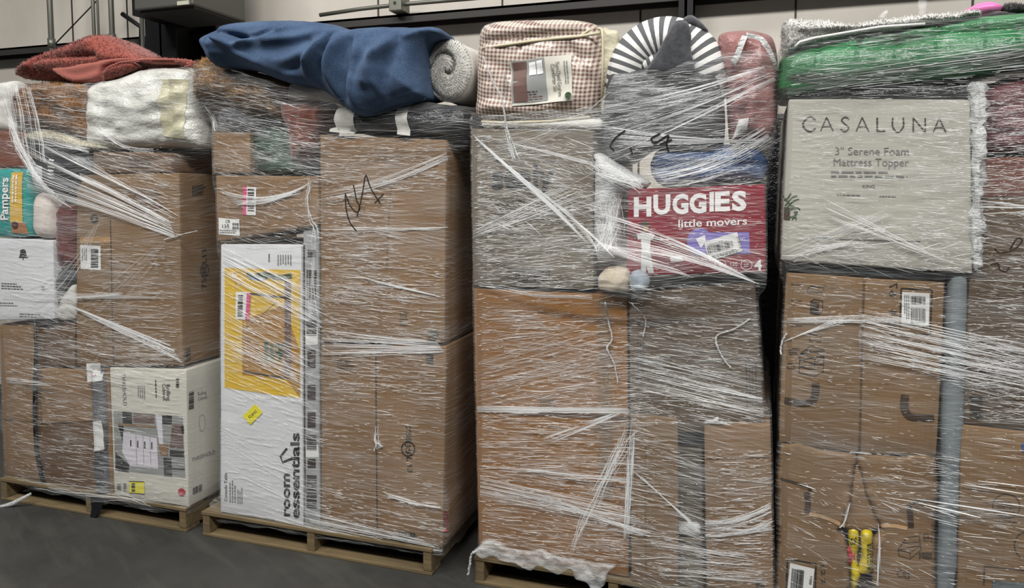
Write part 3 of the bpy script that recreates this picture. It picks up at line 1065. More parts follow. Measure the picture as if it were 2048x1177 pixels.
add(S1, soft('burgundy_cushion', [(106, 406), (150, 415), (150, 540), (108, 542)], 2.87, 0.3, M['burgundy'], 'crumpled burgundy cushion stuffed beside the largest brown carton', 'cushion', r=0.05, n=18, bulge=0.02, amp=0.01, wr=0.016))
add(S1, soft('folded_grey_cloth', [(111, 544), (150, 543), (150, 566), (111, 640)], 2.89, 0.3, M['grey_cloth'], 'dark grey folded cloth behind the lampshade box', 'cloth', r=0.03, n=16))
add(S1, soft('white_pad', [(126, 569), (150, 570), (150, 640), (112, 642)], 2.88, 0.2, M['white_cloth'], 'small white pad at the foot of the burgundy cushion', 'pad', r=0.025, n=12, bulge=0.01))
# black bundle
c = add(S1, soft('black_bundle', [(52, 288), (180, 304), (149, 398), (55, 384)], 2.84, 0.4, M['black_cloth'], 'black bagged bundle with a pale label, pulled down by slanting film', 'bundle', r=0.08, n=18, bulge=0.02, amp=0.008, wr=0.006))
decal(c, 'pale_label', [(60, 326), (92, 334), (90, 380), (60, 372)], M['pale_print'], 0.004)
lines(c, (104, 318), (14, 3), (0, 7), 6, M['ink_white'], 'worn_print', off=0.004)
add(S1, inflate('cream_fleece', [(62, 284), (78, 264), (110, 262), (150, 270), (185, 285), (240, 296), (180, 302), (120, 293), (70, 290)], 2.92, 0.08, 0.2, 0.05, M['cream_fur'], 'cream shaggy fleece bulging above the black bundle', 'throw', tufts=5000, tlen=0.018, twid=0.0012))
add(S1, inflate('teddy_bag', [(46, 250), (42, 215), (52, 180), (90, 166), (140, 166), (186, 172), (190, 230), (188, 280), (150, 270), (110, 258), (76, 258)], 2.94, 0.08, 0.3, 0.08, M['teddy'], 'brown fluffy bundle beside the white bagged bedding', 'bundle', tufts=9000, tlen=0.016, twid=0.0015, wr=0.02))
add(S1, inflate('white_pillow', [(-4, 262), (-2, 200), (4, 175), (20, 163), (42, 166), (44, 200), (40, 240), (44, 262)], 2.94, 0.07, 0.25, 0.06, M['white_cloth'], 'white pillow end bulging out beside the brown fluffy bundle', 'pillow', wr=0.012))
# white bagged bedding
c = add(S1, inflate('bagged_bedding', [(190, 290), (188, 230), (192, 180), (205, 166), (260, 152), (300, 138), (360, 134), (395, 142), (404, 170), (412, 230), (418, 285), (405, 298), (340, 296), (270, 301), (225, 302)],
                      2.96, 0.10, 0.55, 0.10, M['white_bagged'], 'white bedding in a clear zipped bag with a beige strip', 'bedding', wr=0.016, amp=0.015,
                      folds=[([(200, 250), (270, 270), (340, 262), (410, 240)], 0.02, -0.015), ([(250, 205), (310, 220), (390, 190)], 0.025, 0.02), ([(330, 290), (380, 250), (410, 205)], 0.012, -0.012), ([(300, 160), (360, 156), (404, 160)], 0.008, -0.012), ([(365, 165), (372, 230), (360, 280)], 0.007, -0.01), ([(270, 255), (240, 280)], 0.012, 0.012)]))
decal(c, 'beige_strip', [(322, 159), (367, 158), (366, 278), (320, 272)], M['band'], 0.004, n=16)
# terracotta rug on top
zt = [(50, 156), (58, 140), (85, 120), (110, 108), (150, 95), (190, 78), (215, 71), (232, 76), (262, 95), (290, 112), (340, 117), (380, 120), (384, 128), (380, 135), (330, 133), (280, 133), (272, 140), (245, 150), (212, 164), (160, 167), (110, 162), (75, 160)]
c = inflate('terracotta_rug', zt, 3.02, 0.13, 0.35, 0.10, M['terracotta'], 'terracotta shaggy bath rug crumpled on the white bagged bedding', 'rug', tufts=16000, tlen=0.013, twid=0.0016,
            folds=[([(105, 150), (112, 128), (150, 122), (230, 118)], 0.012, -0.03), ([(80, 150), (120, 105), (215, 85)], 0.05, 0.03)])
inflate('folded_backing', [(107, 140), (112, 134), (135, 133), (175, 126), (230, 117), (290, 116), (345, 118), (382, 122), (374, 128), (320, 129), (275, 124), (235, 128), (215, 138), (206, 160), (160, 167), (130, 158)], 2.91, 0.035, 0.05, 0.03, M['terracotta_back'], None, None, parent=c, amp=0.003,
        folds=[([(112, 138), (160, 150), (200, 140)], 0.02, -0.012)])
inflate('folded_edge', [(210, 160), (213, 140), (232, 128), (268, 124), (272, 136), (245, 150)], 2.90, 0.03, 0.05, 0.03, M['terracotta'], None, None, parent=c, tufts=2500, tlen=0.012, twid=0.0016)
tube('hem', [Q(x, y, 2.875) for x, y in ((206, 164), (209, 145), (218, 134), (240, 125), (290, 119), (345, 119), (383, 122), (384, 130), (370, 134))], 0.005, M['terracotta_back'], parent=c, seg=8)

# ------------------------------------------------------------------ load on the second pallet
S2 = []
c = add(S2, rbox('table_carton', [(441, 489), (603, 491), (606, 1050), (440, 1012)], 2.855, 0.6, M['white_box'], 'tall white carton printed with a yellow picture of a console table', 'carton', n=12, zmin=ZP + .001))
p = decal(c, 'yellow_picture', [(450, 536), (601, 541), (601, 797), (450, 776)], M['yellow'], n=8)
rects(c, 'table_drawing', [((570, 560), (583, 562), (583, 752), (570, 750))], M['wine_print'], 0.002, holder=p)
rects(c, 'table_glow', [((488, 640), (568, 610), (600, 700), (600, 796)), ((488, 650), (568, 640), (568, 760), (488, 750))], M['amber'], 0.0018, holder=p)
stroke(c, [(500, 588), (540, 592), (582, 597)], 0.010, M['ink_soft'], 'table_leg', sub=3, holder=p)
stroke(c, [(487, 742), (530, 750), (580, 757)], 0.009, M['ink_soft'], 'table_leg', sub=3, holder=p)
stroke(c, [(556, 602), (520, 635), (488, 660)], 0.003, M['ink_soft'], 'table_brace', sub=2, more=([(488, 672), (514, 700), (540, 728)],), holder=p)
rects(c, 'table_frame', [((486, 640), (489, 640), (489, 752), (486, 750))], M['amber'], 0.0026, holder=p)
stroke(c, [(494, 548), (510, 553), (530, 550), (560, 556), (584, 552)], 0.026, M['green_print'], 'plant_drawing', sub=3, holder=p)
stroke(c, [(500, 557), (520, 560), (535, 558)], 0.010, M['blue_print'], 'plant_drawing', sub=3, holder=p)
stroke(c, [(468, 548), (480, 545), (492, 552)], 0.004, M['amber'], 'lamp_drawing', sub=3, more=([(470, 560), (475, 572), (483, 568), (478, 560)],), holder=p)
rects(c, 'folded_clothes', [((530, 684), (538, 684), (538, 724), (530, 722)), ((540, 690), (548, 688), (550, 722), (542, 722)), ((551, 688), (570, 686), (568, 694), (552, 696)), ((551, 702), (570, 702), (570, 712), (551, 712)), ((558, 694), (566, 694), (566, 722), (558, 722))], M['green_print'], 0.0026, holder=p)
s = decal(c, 'price_label', [(473, 584), (502, 584), (499, 640), (473, 638)], M['paper'], 0.004)
rects(c, 'pink_strip', [((496, 585), (503, 586), (500, 641), (493, 640))], M['pink_print'], 0.006, holder=s)
bars(c, (478, 590), (-1, 44), (10, 0), M['ink_soft'], 16, off=0.006, holder=s)
s = decal(c, 'yellow_sticker', [(487, 832), (512, 808), (527, 825), (502, 850)], M['yellow_sticker'], 0.004, label='small yellow sticker set askew')
text(c, 'CRC', (498, 833), (16, -14), (3, 4), M['ink'], off=0.006, holder=s)
text(c, 'room', (580, 1033), (0, -86), (-17, 0), M['ink'], 0.028)
text(c, 'essentials', (599, 1038), (0, -172), (-17, 0), M['ink'], 0.028)
stroke(c, [(583, 918), (566, 925), (562, 913), (575, 897)], 0.0105, M['ink'], 'house_logo', sub=1)
text(c, 'Console Table', (455, 1003), (0, -57), (-6, 0), M['ink'])
lines(c, (460, 1005), (0, -48), (5, 0), 3, M['ink_grey'])
lines(c, (476, 1008), (0, -38), (4, 0), 3, M['ink_grey'])
lines(c, (538, 508), (0, 22), (5, 0), 1, M['ink'])
lines(c, (556, 510), (0, 24), (5, 0), 6, M['ink_grey'])
c = add(S2, rbox('narrow_carton', [(606, 452), (637, 452), (640, 1060), (608, 1052)], 2.866, 0.55, M['silver_box'], 'narrow silvery carton edge between the table carton and the brown cartons', 'carton', n=10, zmin=ZP + .002))
rects(c, 'black_edge', [((607, 490), (610, 490), (612, 1050), (609, 1050))], M['ink_soft'])
rects(c, 'dark_block', [((616, y), (632, y), (632, y + h), (616, y + h)) for y, h in ((500, 14), (575, 26), (700, 36), (770, 30), (825, 30), (918, 18))], M['ink_soft'])
for y in (540, 640, 870, 950, 985):
    bars(c, (614, y), (0, 30), (20, 1), M['ink_soft'], 10)
rects(c, 'white_panel', [((612, 655), (636, 655), (636, 690), (612, 690)), ((612, 890), (637, 890), (638, 915), (612, 915))], M['paper'], 0.0012)
c = add(S2, rbox('lower_carton', [(642, 690), (893, 693), (885, 1110), (643, 1060)], 2.858, 0.97, M['card'], 'big brown bottom carton with a number stencilled down its front', 'carton', n=12, zmin=ZP))
stroke(c, [(752, 692), (753, 800), (754, 900), (755, 1084)], 0.005, M['ink_soft'], 'flap_seam')
text(c, '758', (812, 852), (2, 32), (10, 1), M['ink'], 0.014)
text(c, '38', (811, 888), (2, 19), (10, 1), M['ink'], 0.014)
text(c, 'L.13', (814, 914), (2, 30), (10, 1), M['ink'], 0.014)
ring(c, (817, 898), 13, 14, 0.006, M['ink'])
lines(c, (798, 1063), (40, 4), (0, 5), 6, M['ink'], 'recycling_marks', fill=0.75)
bars(c, (853, 698), (0, 32), (14, 1), M['ink_soft'], 8, 'printed_block')
lines(c, (675, 720), (38, 2), (0, 5), 4, M['ink_soft'], 'worn_print')
XS = max(v.x for v in GEO[c.name][0])
ring(c, (899, 1046), 6, 20, 0.007, M['red_print'], 'red_ring_logo', side=XS)
ring(c, (899, 1046), 1.6, 6, 0.006, M['red_print'], 'red_dot_logo', side=XS)
c = add(S2, rbox('upper_carton', [(640, 270), (893, 280), (889, 687), (642, 686)], 2.86, 0.97, M['card'], 'big brown upper carton with black marker scribble', 'carton', n=12))
stroke(c, [(783, 368), (778, 450), (774, 540)], 0.003, M['card_dark'], 'flap_crease')
lines(c, (800, 622), (18, 0), (0, 4), 8, M['ink_soft'], 'worn_print', fill=0.3)
lines(c, (858, 660), (20, 0), (0, 5), 5, M['ink_soft'], 'recycling_marks', fill=0.7)
c = add(S2, rbox('short_carton', [(425, 264), (500, 265), (500, 347), (426, 347)], 2.85, 0.6, M['card'], 'short brown carton below the tan furry bundle', 'carton'))
lines(c, (432, 335), (14, 0), (0, 4), 2, M['ink_soft'])
c = add(S2, rbox('labelled_carton', [(431, 351), (636, 353), (637, 448), (604, 486), (434, 485)][:2] + [(637, 450), (434, 484)], 2.848, 0.6, M['card'], 'brown carton with a pink and white label and a small paper label', 'carton'))
s = decal(c, 'white_label', [(495, 374), (514, 375), (513, 431), (494, 430)], M['paper'], 0.003)
bars(c, (497, 378), (0, 46), (13, 0), M['ink_soft'], 12, off=0.005, holder=s)
decal(c, 'pink_strip', [(488, 373), (495, 374), (494, 431), (487, 430)], M['pink_print'], 0.003)
s = decal(c, 'paper_label', [(438, 436), (480, 439), (481, 472), (439, 469)], M['paper'], 0.003)
text(c, 'CR', (453, 446), (9, 0), (0, -6), M['ink'], off=0.005, holder=s)
text(c, '135', (446, 456), (14, 0), (0, -7), M['ink'], 0.01, off=0.005, holder=s)
bars(c, (467, 459), (11, 0), (0, -13), M['ink_soft'], 8, off=0.005, holder=s)
lines(c, (441, 460), (34, 1), (0, 4), 2, M['ink_grey'], off=0.005, holder=s)
stroke(c, [(432, 415), (500, 418), (600, 420)], 0.003, M['card_dark'], 'flap_seam')
add(S2, soft('grey_fabric', [(430, 214), (508, 232), (508, 262), (436, 262)], 2.87, 0.4, M['grey_cloth'], 'dark grey fabric squeezed below the tan furry bundle', 'cloth', r=0.04, n=16, wr=0.012))
add(S2, soft('green_fabric', [(503, 262), (570, 268), (586, 350), (512, 350)], 2.86, 0.3, M['green_cloth'], 'dark green leafy fabric bulging beside the short brown carton', 'cloth', r=0.04, n=22, wr=0.02, amp=0.012))
add(S2, inflate('rust_fabric', [(574, 206), (600, 203), (668, 212), (660, 240), (648, 268), (640, 300), (600, 330), (590, 300), (586, 262), (574, 240)], 2.93, 0.09, 0.2, 0.06, M['rust_cloth'], 'rust brown fabric hanging between the tan furry bundle and the white pad', 'cloth', wr=0.03, wscale=(30, 5), uvrot=0))
add(S2, soft('black_bag', [(664, 210), (930, 212), (932, 274), (664, 264)], 2.84, 0.7, M['black_bag'], 'black plastic bag with a white strap below the grey plush roll', 'bag', r=0.05, n=22, bulge=0.02))
c = S2[-1]
decal(c, 'white_strap', [(794, 205), (819, 205), (821, 272), (795, 269)], M['white_cloth'], 0.005, label='white strap')
decal(c, 'white_flap', [(672, 208), (715, 208), (708, 268), (660, 264)], M['white_cloth'], 0.006, n=10, label='white flap')
add(S2, soft('white_pad', [(574, 166), (690, 172), (690, 208), (574, 203)], 2.88, 0.4, M['white_cloth'], 'off-white pad just under the blue blanket', 'pad', r=0.03, n=16))
add(S2, inflate('furry_bundle', [(402, 158), (406, 130), (426, 114), (446, 134), (500, 142), (540, 152), (574, 166), (576, 210), (568, 240), (510, 234), (450, 216), (408, 203)], 2.93, 0.11, 0.45, 0.11, M['fur'], 'tan furry bundle under the gathered end of the blue blanket', 'bundle', tufts=12000, tlen=0.02, twid=0.0013, wr=0.02))
# grey plush rolls
def plush_roll(c, rx, ry, y0, depth, label, spiral=True):
    ctr = Q(c[0], c[1], y0)
    rxm = (Q(c[0] + rx, c[1], y0) - ctr).length
    rzm = (Q(c[0], c[1] + ry, y0) - ctr).length
    V, Fc = [], []
    NA, NR = 56, 14
    V.append(ctr + Vector((0, -0.03, 0)))
    for k in range(1, NR + 1):
        s = k / NR
        for a in range(NA):
            an = 2 * math.pi * a / NA
            dome = 0.035 * math.sqrt(max(0, 1 - s ** 2.5))
            g_ = 0.0
            if spiral and s < 0.97:
                ph = (s * 1.15 - (an + 2.2) / (2 * math.pi)) % 1.0
                g_ = 0.025 * math.exp(-((min(ph, 1 - ph)) / 0.08) ** 2) * (1 - s ** 6)
            wob = 1 + 0.04 * noise.noise(Vector((math.cos(an) * 1.5, math.sin(an) * 1.5, c[0])))
            V.append(ctr + Vector((math.cos(an) * rxm * s * wob, -dome + g_, math.sin(an) * rzm * s * wob)))
    for a in range(NA):
        Fc.append((0, 1 + a, 1 + (a + 1) % NA))
    for j in range(1, 9):
        for a in range(NA):
            an = 2 * math.pi * a / NA
            e = 1.0 if j < 8 else 0.55
            q = Vector((math.cos(an) * 2, math.sin(an) * 2, j * 0.5 + c[0]))
            wob = e * (1 + 0.05 * noise.noise(q))
            V.append(ctr + Vector((math.cos(an) * rxm * wob, depth * j / 8 + 0.01, math.sin(an) * rzm * wob)))
    for k in range(NR + 7):
        for a in range(NA):
            b_ = (a + 1) % NA
            i0, i1 = 1 + k * NA, 1 + (k + 1) * NA
            Fc.append((i0 + a, i1 + a, i1 + b_, i0 + b_))
    n0 = len(V)
    V.append(ctr + Vector((0, depth + 0.02, 0)))
    last = 1 + (NR + 7) * NA
    for a in range(NA):
        Fc.append((n0, last + (a + 1) % NA, last + a))
    VN = [(0, 0, 0)] * len(V)
    for _ in range(9000):
        f = Fc[rnd.randrange(NA * NR)]
        a_, b_, c_ = V[f[0]], V[f[1]], V[f[2]]
        nn = (b_ - a_).cross(c_ - a_)
        if nn.length < 1e-12:
            continue
        nn = nn.normalized()
        u, v = rnd.random() * 0.5, rnd.random() * 0.5
        p_ = a_ + (b_ - a_) * u + (c_ - a_) * v
        if nn.dot(p_ - (ctr + Vector((0, depth / 2, 0)))) < 0:
            nn = -nn
        dr = (nn + Vector((rnd.uniform(-.7, .7), rnd.uniform(-.7, .7), rnd.uniform(-.7, .7)))).normalized()
        sv = dr.cross(Vector((rnd.random(), rnd.random(), rnd.random()))).normalized() * 0.0012
        if sv.cross(dr).dot(nn) < 0:
            sv = -sv
        k = len(V)
        V.extend([p_ - sv, p_ + sv, p_ + dr * 0.008])
        VN += [tuple((nn + dr * 0.35).normalized())] * 3
        Fc.append((k, k + 1, k + 2))
    o = mk('plush_roll', V, Fc, M['grey_plush'], vn=VN)
    FRONT[o.name] = y0
    return tag(o, label, 'rolled blanket', 'rolled grey plush blankets')


plush_roll((897, 141), 47, 63, 2.90, 0.7, 'pale grey plush blanket roll, its spiral end poking out beside the blue blanket')
plush_roll((975, 152), 26, 55, 3.30, 0.5, 'grey plush roll half hidden behind the larger one with a spiral end', False)
# blue blanket
bl = [(414, 98), (412, 84), (420, 72), (436, 66), (448, 60), (456, 52), (480, 47), (520, 44), (575, 42), (625, 44), (670, 50), (705, 60), (730, 57), (770, 55), (830, 56), (868, 55), (884, 60), (889, 72),
      (870, 78), (856, 90), (850, 120), (854, 160), (856, 192), (846, 200), (805, 211), (760, 226), (740, 234), (716, 230), (690, 210), (662, 190), (640, 178), (600, 172), (560, 160), (515, 143), (480, 138), (445, 137), (428, 124), (420, 108)]
c = inflate('blue_blanket', bl, 2.825, 0.13, 0.45, 0.15, M['blue_fleece'], 'blue fleece blanket draped over the top of its load, gathered at one end', 'blanket', sp=0.0085, amp=0.014, nscale=7, wr=0.004,
            folds=[([(426, 78), (436, 100), (440, 132)], 0.0092, -0.0500), ([(440, 70), (455, 100), (458, 130)], 0.0229, 0.0333),
                   ([(470, 80), (505, 100), (545, 80), (620, 55)], 0.0184, 0.0467), ([(460, 72), (500, 80), (535, 84), (580, 68)], 0.0115, -0.0500), ([(466, 64), (500, 60), (560, 56)], 0.0184, 0.0300),
                   ([(480, 95), (510, 120), (560, 148), (620, 165)], 0.0252, 0.0400), ([(505, 98), (540, 112), (600, 110), (640, 90)], 0.0344, -0.0333),
                   ([(520, 108), (580, 128), (640, 120)], 0.0344, 0.0250),
                   ([(706, 62), (690, 80), (684, 112)], 0.0115, -0.0834), ([(700, 70), (670, 110), (645, 150), (640, 172)], 0.0252, 0.0584), ([(684, 112), (668, 150), (660, 185)], 0.0161, -0.0333),
                   ([(660, 60), (690, 70)], 0.0229, 0.0333), ([(715, 70), (700, 110), (690, 160), (694, 200)], 0.0229, 0.0500), ([(725, 90), (718, 140), (712, 200)], 0.0207, -0.0300),
                   ([(800, 62), (812, 75), (800, 100), (770, 130), (760, 170)], 0.0252, 0.0300), ([(770, 70), (760, 110), (735, 150)], 0.0287, -0.0200), ([(820, 90), (800, 140), (790, 200)], 0.0229, -0.0200), ([(815, 65), (840, 78), (868, 62)], 0.0161, 0.0267),
                   ([(740, 226), (800, 204), (852, 188)], 0.0081, 0.0133), ([(743, 220), (800, 198), (850, 182)], 0.0058, -0.0100),
                   ([(440, 120), (480, 118), (540, 136)], 0.018, 0.02), ([(560, 90), (620, 84), (670, 66)], 0.016, 0.016), ([(590, 150), (625, 140), (655, 110)], 0.018, -0.016), ([(735, 80), (742, 120), (728, 180), (730, 222)], 0.018, 0.02),
                   ([(850, 80), (836, 120), (840, 170)], 0.02, 0.014), ([(780, 110), (775, 160), (790, 205)], 0.016, 0.014), ([(700, 62), (760, 70), (800, 64)], 0.014, 0.014)], tufts=2500, tlen=0.004, twid=0.0006)
tube('hem', [Q(x, y, 2.818) for x, y in ((742, 231), (770, 222), (806, 209), (835, 201), (851, 196))], 0.006, M['blue_fleece'], parent=c, seg=8)
tube('gathered_edge', [Q(x, y, 2.815) for x, y in ((416, 100), (414, 86), (424, 76), (434, 72), (428, 90), (428, 110), (440, 130))], [.01, .014, .014, .012, .014, .014, .01], M['blue_fleece'], parent=c, seg=10)

# ------------------------------------------------------------------ load on the third pallet
S3 = []
c = add(S3, rbox('tall_sheet_carton', [(946, 577), (1254, 592), (1258, 1150), (958, 1104)], 2.868, 0.97, M['card_orange'], 'large orange-brown carton at the bottom, behind thick bands of film', 'carton', n=14, zmin=ZP))
lines(c, (1080, 794), (40, 2), (0, 5), 6, M['ink_soft'], 'round_stamp', fill=0.25)
stroke(c, [(1208, 600), (1210, 760), (1212, 1000)], 0.05, M['card_olive'], 'tape_strip', off=0.0012)
c = add(S3, rbox('grey_brown_carton', [(1258, 590), (1509, 562), (1530, 860), (1260, 872)], 2.868, 0.9, M['card_umber'], 'dark grey-brown carton directly below the crimson nappy carton', 'carton', n=12))
lines(c, (1275, 680), (0, 90), (5, 0), 3, M['ink_soft'], 'worn_print')
lines(c, (1512, 720), (2, 110), (-6, 0), 4, M['ink_soft'], 'worn_print')
c = add(S3, rbox('recessed_carton', [(1262, 884), (1404, 884), (1404, 1200), (1262, 1200)], 2.93, 0.8, M['card_grey'], 'recessed brown carton seen in the slot between the cardboard sheet and the tall carton', 'carton', zmin=ZP + .15))
c = add(S3, rbox('low_carton', [(1262, 1078), (1404, 1078), (1406, 1280), (1264, 1260)], 2.872, 0.055, M['card_grey'], 'low grey-brown carton at the bottom of the slot, under a white scrap', 'carton', zmin=ZP))
stroke(c, [(1356, 1082), (1404, 1092)], 0.006, M['ink_soft'], 'flap_seam')
w = soft('white_scrap', [(1352, 1052), (1400, 1054), (1402, 1080), (1350, 1070)], 2.868, 0.05, M['tatter'], 'white plastic scrap lying on the low carton in the slot', 'scrap', r=0.015, n=12, bulge=0.004, amp=0.005, wr=0.006)
S3.append(w)
c = add(S3, rbox('cardboard_sheet', [(1262, 832), (1355, 838), (1354, 1262), (1262, 1250)], 2.845, 0.012, M['card_olive'], 'flat upright cardboard sheet leaning at the middle of its load', 'cardboard', r=0.003, n=10, nd=2, zmin=ZP))
stroke(c, [(1292, 842), (1291, 1000), (1292, 1170)], 0.003, M['card_dark'], 'crease')
c = add(S3, rbox('tall_carton', [(1408, 847), (1541, 851), (1546, 1275), (1412, 1262)], 2.845, 0.9, M['card'], 'tall brown carton under the grey-brown one, its top edge torn', 'carton', n=12, zmin=ZP))
inflate('torn_edge', [(1408, 848), (1412, 842), (1425, 840), (1436, 834), (1440, 843), (1470, 846), (1440, 850)], 2.842, 0.004, 0.02, 0.01, M['tatter'], None, None, parent=c, sp=0.006)
bars(c, (1512, 1156), (18, 1), (0, 20), M['ink_soft'], 8, 'printed_block')
stroke(c, [(1412, 918), (1470, 916), (1540, 915)], 0.003, M['card_dark'], 'crease')
# grey carton above
c = add(S3, rbox('stencilled_carton', [(941, 257), (1187, 262), (1187, 580), (946, 572)], 2.858, 0.95, M['card_grey'], 'greyish brown carton with large dark stencilled lettering', 'carton', n=12))
text(c, 'sealy', (985, 378), (124, -3), (0, -50), M['ink'], 0.03)
lines(c, (1085, 392), (0, 1), (1, 0), 1, M['ink_soft'])
bars(c, (1018, 562), (82, 2), (0, -22), M['ink_soft'], 26)
rects(c, 'barcode_frame', [((1016, 537), (1102, 540), (1102, 542), (1016, 539)), ((1016, 564), (1102, 566), (1102, 568), (1016, 566))], M['ink_soft'])
stroke(c, [(974, 270), (973, 400), (972, 568)], 0.003, M['card_dark'], 'flap_crease')
lines(c, (990, 400), (80, 0), (0, 9), 5, M['ink_soft'], 'worn_print', fill=0.3)
# crimson nappy carton
c = add(S3, rbox('nappy_carton', [(1256, 379), (1530, 369), (1532, 546), (1252, 553)], 2.83, 0.6, M['red_box'], 'crimson nappy carton with bold white lettering and a big 4', 'nappies', n=12))
for ch, x0, wd, dy in zip('HUGGIES', (1268, 1307, 1345, 1379, 1419, 1430, 1464), (35, 34, 32, 34, 9, 30, 29), (0, -2, -4, -5, -6, -6.5, -7)):
    yb = 430 + dy * 1.4 + (2 if ch in 'HG' else 0)
    text(c, ch, (x0, yb), (wd, -1), (0, -36), M['ink_white'], 0.045)
text(c, 'little movers', (1357, 455), (137, -6), (0, -15), M['ink_white'], 0.012)
text(c, '4', (1508, 540), (16, 0), (0, -20), M['ink_white'], 0.03)
s = decal(c, 'child_photo', [(1281, 466), (1303, 466), (1300, 502), (1284, 502)], M['paper'], 0.002)
rects(c, 'shirt_sleeve', [((1274, 468), (1283, 466), (1284, 478), (1276, 480)), ((1302, 466), (1310, 470), (1306, 480), (1300, 477))], M['paper'], 0.002, holder=s)
rects(c, 'trousers_print', [((1283, 502), (1301, 502), (1308, 546), (1297, 546), ), ((1283, 502), (1294, 502), (1292, 546), (1282, 546))], M['pale_print'], 0.002, holder=s)
ring(c, (1290, 452), 5, 5, 0.020, M['brown_print'], 'hair_print', holder=s)
ring(c, (1292, 458), 2.6, 3, 0.011, M['skin_print'], 'face_print', off=0.003, holder=s)
stroke(c, [(1275, 474), (1264, 470), (1252, 464)], 0.010, M['brown_print'], 'arm_print', more=([(1308, 474), (1314, 480), (1318, 468)],), holder=s)
decal(c, 'purple_panel', [(1386, 466), (1498, 464), (1500, 508), (1392, 510)], M['purple_print'], 0.002)
ring(c, (1400, 484), 12, 14, 0.05, M['purple_print'], 'purple_roundel', off=0.003)
rects(c, 'white_emblem', [((1392, 478), (1410, 470), (1412, 484), (1402, 496))], M['ink_white'], 0.004)
text(c, 'NG', (1480, 482), (10, 0), (0, -7), M['ink_white'], off=0.004)
s = decal(c, 'barcode_label', [(1408, 484), (1474, 464), (1485, 502), (1419, 522)], M['paper'], 0.006)
bars(c, (1417, 508), (50, -14), (-3, -13), M['ink'], 24, off=0.009, holder=s)
lines(c, (1424, 512), (50, -14), (1, 3), 2, M['ink'], off=0.009, holder=s)
text(c, 'RT4T1', (1479, 497), (-6, -22), (5, -1), M['ink'], off=0.009, holder=s)
lines(c, (1414, 490), (40, -12), (1, 3), 2, M['ink_grey'], off=0.009, holder=s)
for x in (1441, 1493):
    ring(c, (x, 530), 11, 10, 0.002, M['ink_white'], 'size_ring')
text(c, '8', (1438, 533), (6, 0), (0, -8), M['ink_white'])
text(c, '120', (1461, 532), (14, 0), (0, -8), M['ink_white'])
lines(c, (1460, 535), (16, 0), (0, 3), 2, M['ink_white'])
lines(c, (1488, 528), (11, 0), (0, 4), 2, M['ink_white'])
rects(c, 'pale_sticker', [((1340, 514), (1364, 512), (1366, 522), (1342, 524))], M['paper'], 0.003)
# things around it
add(S3, inflate('crumpled_white_bag', [(1190, 330), (1185, 312), (1200, 306), (1225, 318), (1258, 340), (1290, 356), (1300, 368), (1282, 384), (1252, 388), (1246, 420), (1247, 470), (1238, 500), (1222, 522), (1196, 522), (1189, 470), (1188, 400)], 2.90, 0.08, 0.2, 0.06, M['tatter'], 'crumpled white plastic bag bulging between the stencilled carton and the crimson carton', 'bag', wr=0.02))
c = add(S3, soft('cream_fleece_roll', [(1192, 548), (1256, 535), (1258, 590), (1194, 588)], 2.79, 0.3, M['cream_cloth'], 'cream fleece roll poking out above the orange-brown carton', 'roll', r=0.03, n=16, bulge=0.008, amp=0.006))
lines(c, (1198, 535), (40, -2), (0, 3), 2, M['card_olive'], 'dark_trim')
add(S3, inflate('pale_blue_roll', [(1259, 560), (1264, 545), (1276, 540), (1290, 546), (1298, 562), (1292, 580), (1278, 588), (1264, 582)], 2.80, 0.03, 0.28, 0.03, M['pale_blue'], 'round pale blue fleece end beside the cream roll', 'roll', wr=0.008, wscale=(50, 50)))
add(S3, soft('blue_bag', [(1300, 300), (1522, 292), (1528, 366), (1306, 374)], 2.90, 0.5, M['blue_bag'], 'blue plastic bag pressed on top of the crimson nappy carton', 'bag', r=0.05, n=22, bulge=0.02))
c = add(S3, inflate('charcoal_bag', [(1212, 305), (1206, 240), (1212, 180), (1222, 146), (1260, 138), (1330, 132), (1400, 138), (1440, 148), (1448, 200), (1450, 260), (1440, 292), (1380, 300), (1300, 300), (1250, 330)], 2.94, 0.10, 0.45, 0.08, M['charcoal_bag'], 'charcoal grey cushion bag with marker scribble below the striped pillow', 'bag', wr=0.022,
                     folds=[([(1330, 140), (1335, 200), (1330, 280)], 0.01, -0.015), ([(1400, 150), (1404, 220), (1396, 290)], 0.015, 0.015), ([(1225, 190), (1300, 180), (1420, 190)], 0.012, -0.012)]))
# striped nursing pillow
pil = [(1238, 196, 2.95), (1250, 158, 2.935), (1272, 108, 2.93), (1306, 82, 2.93), (1345, 78, 2.93), (1384, 96, 2.93), (1408, 130, 2.935), (1418, 165, 2.95), (1424, 200, 2.97)]
P = [Q(p.x, p.y, p.z) for p in spline(pil, False, 6)]
RR = [0.055 + 0.027 * min(1, min(i, len(P) - 1 - i) / 8) for i in range(len(P))]
c = tube('nursing_pillow', P, RR, M['stripe'], seg=20)
tag(c, 'grey and white striped horseshoe pillow standing on the charcoal bag', 'pillow')
S3p = c
P = [Q(p.x, p.y, 2.90) for p in spline([(1280, 132), (1300, 124), (1318, 116)], False, 5)]
tube('inner_curl', P, [0.02] + [0.03] * (len(P) - 2) + [0.02], M['stripe'], parent=c, seg=14)
inflate('grey_drape', [(1292, 142), (1310, 112), (1332, 72), (1346, 46), (1362, 40), (1376, 46), (1382, 70), (1382, 100), (1388, 142), (1350, 150), (1310, 150)], 2.845, 0.02, 0.03, 0.03, M['grey_cloth'], None, None, parent=c, wr=0.02, wscale=(30, 4))
inflate('grey_knot', [(1362, 52), (1368, 36), (1382, 30), (1398, 40), (1416, 60), (1406, 66), (1384, 56)], 2.90, 0.03, 0.04, 0.03, M['grey_cloth'], None, None, parent=c, wr=0.01)
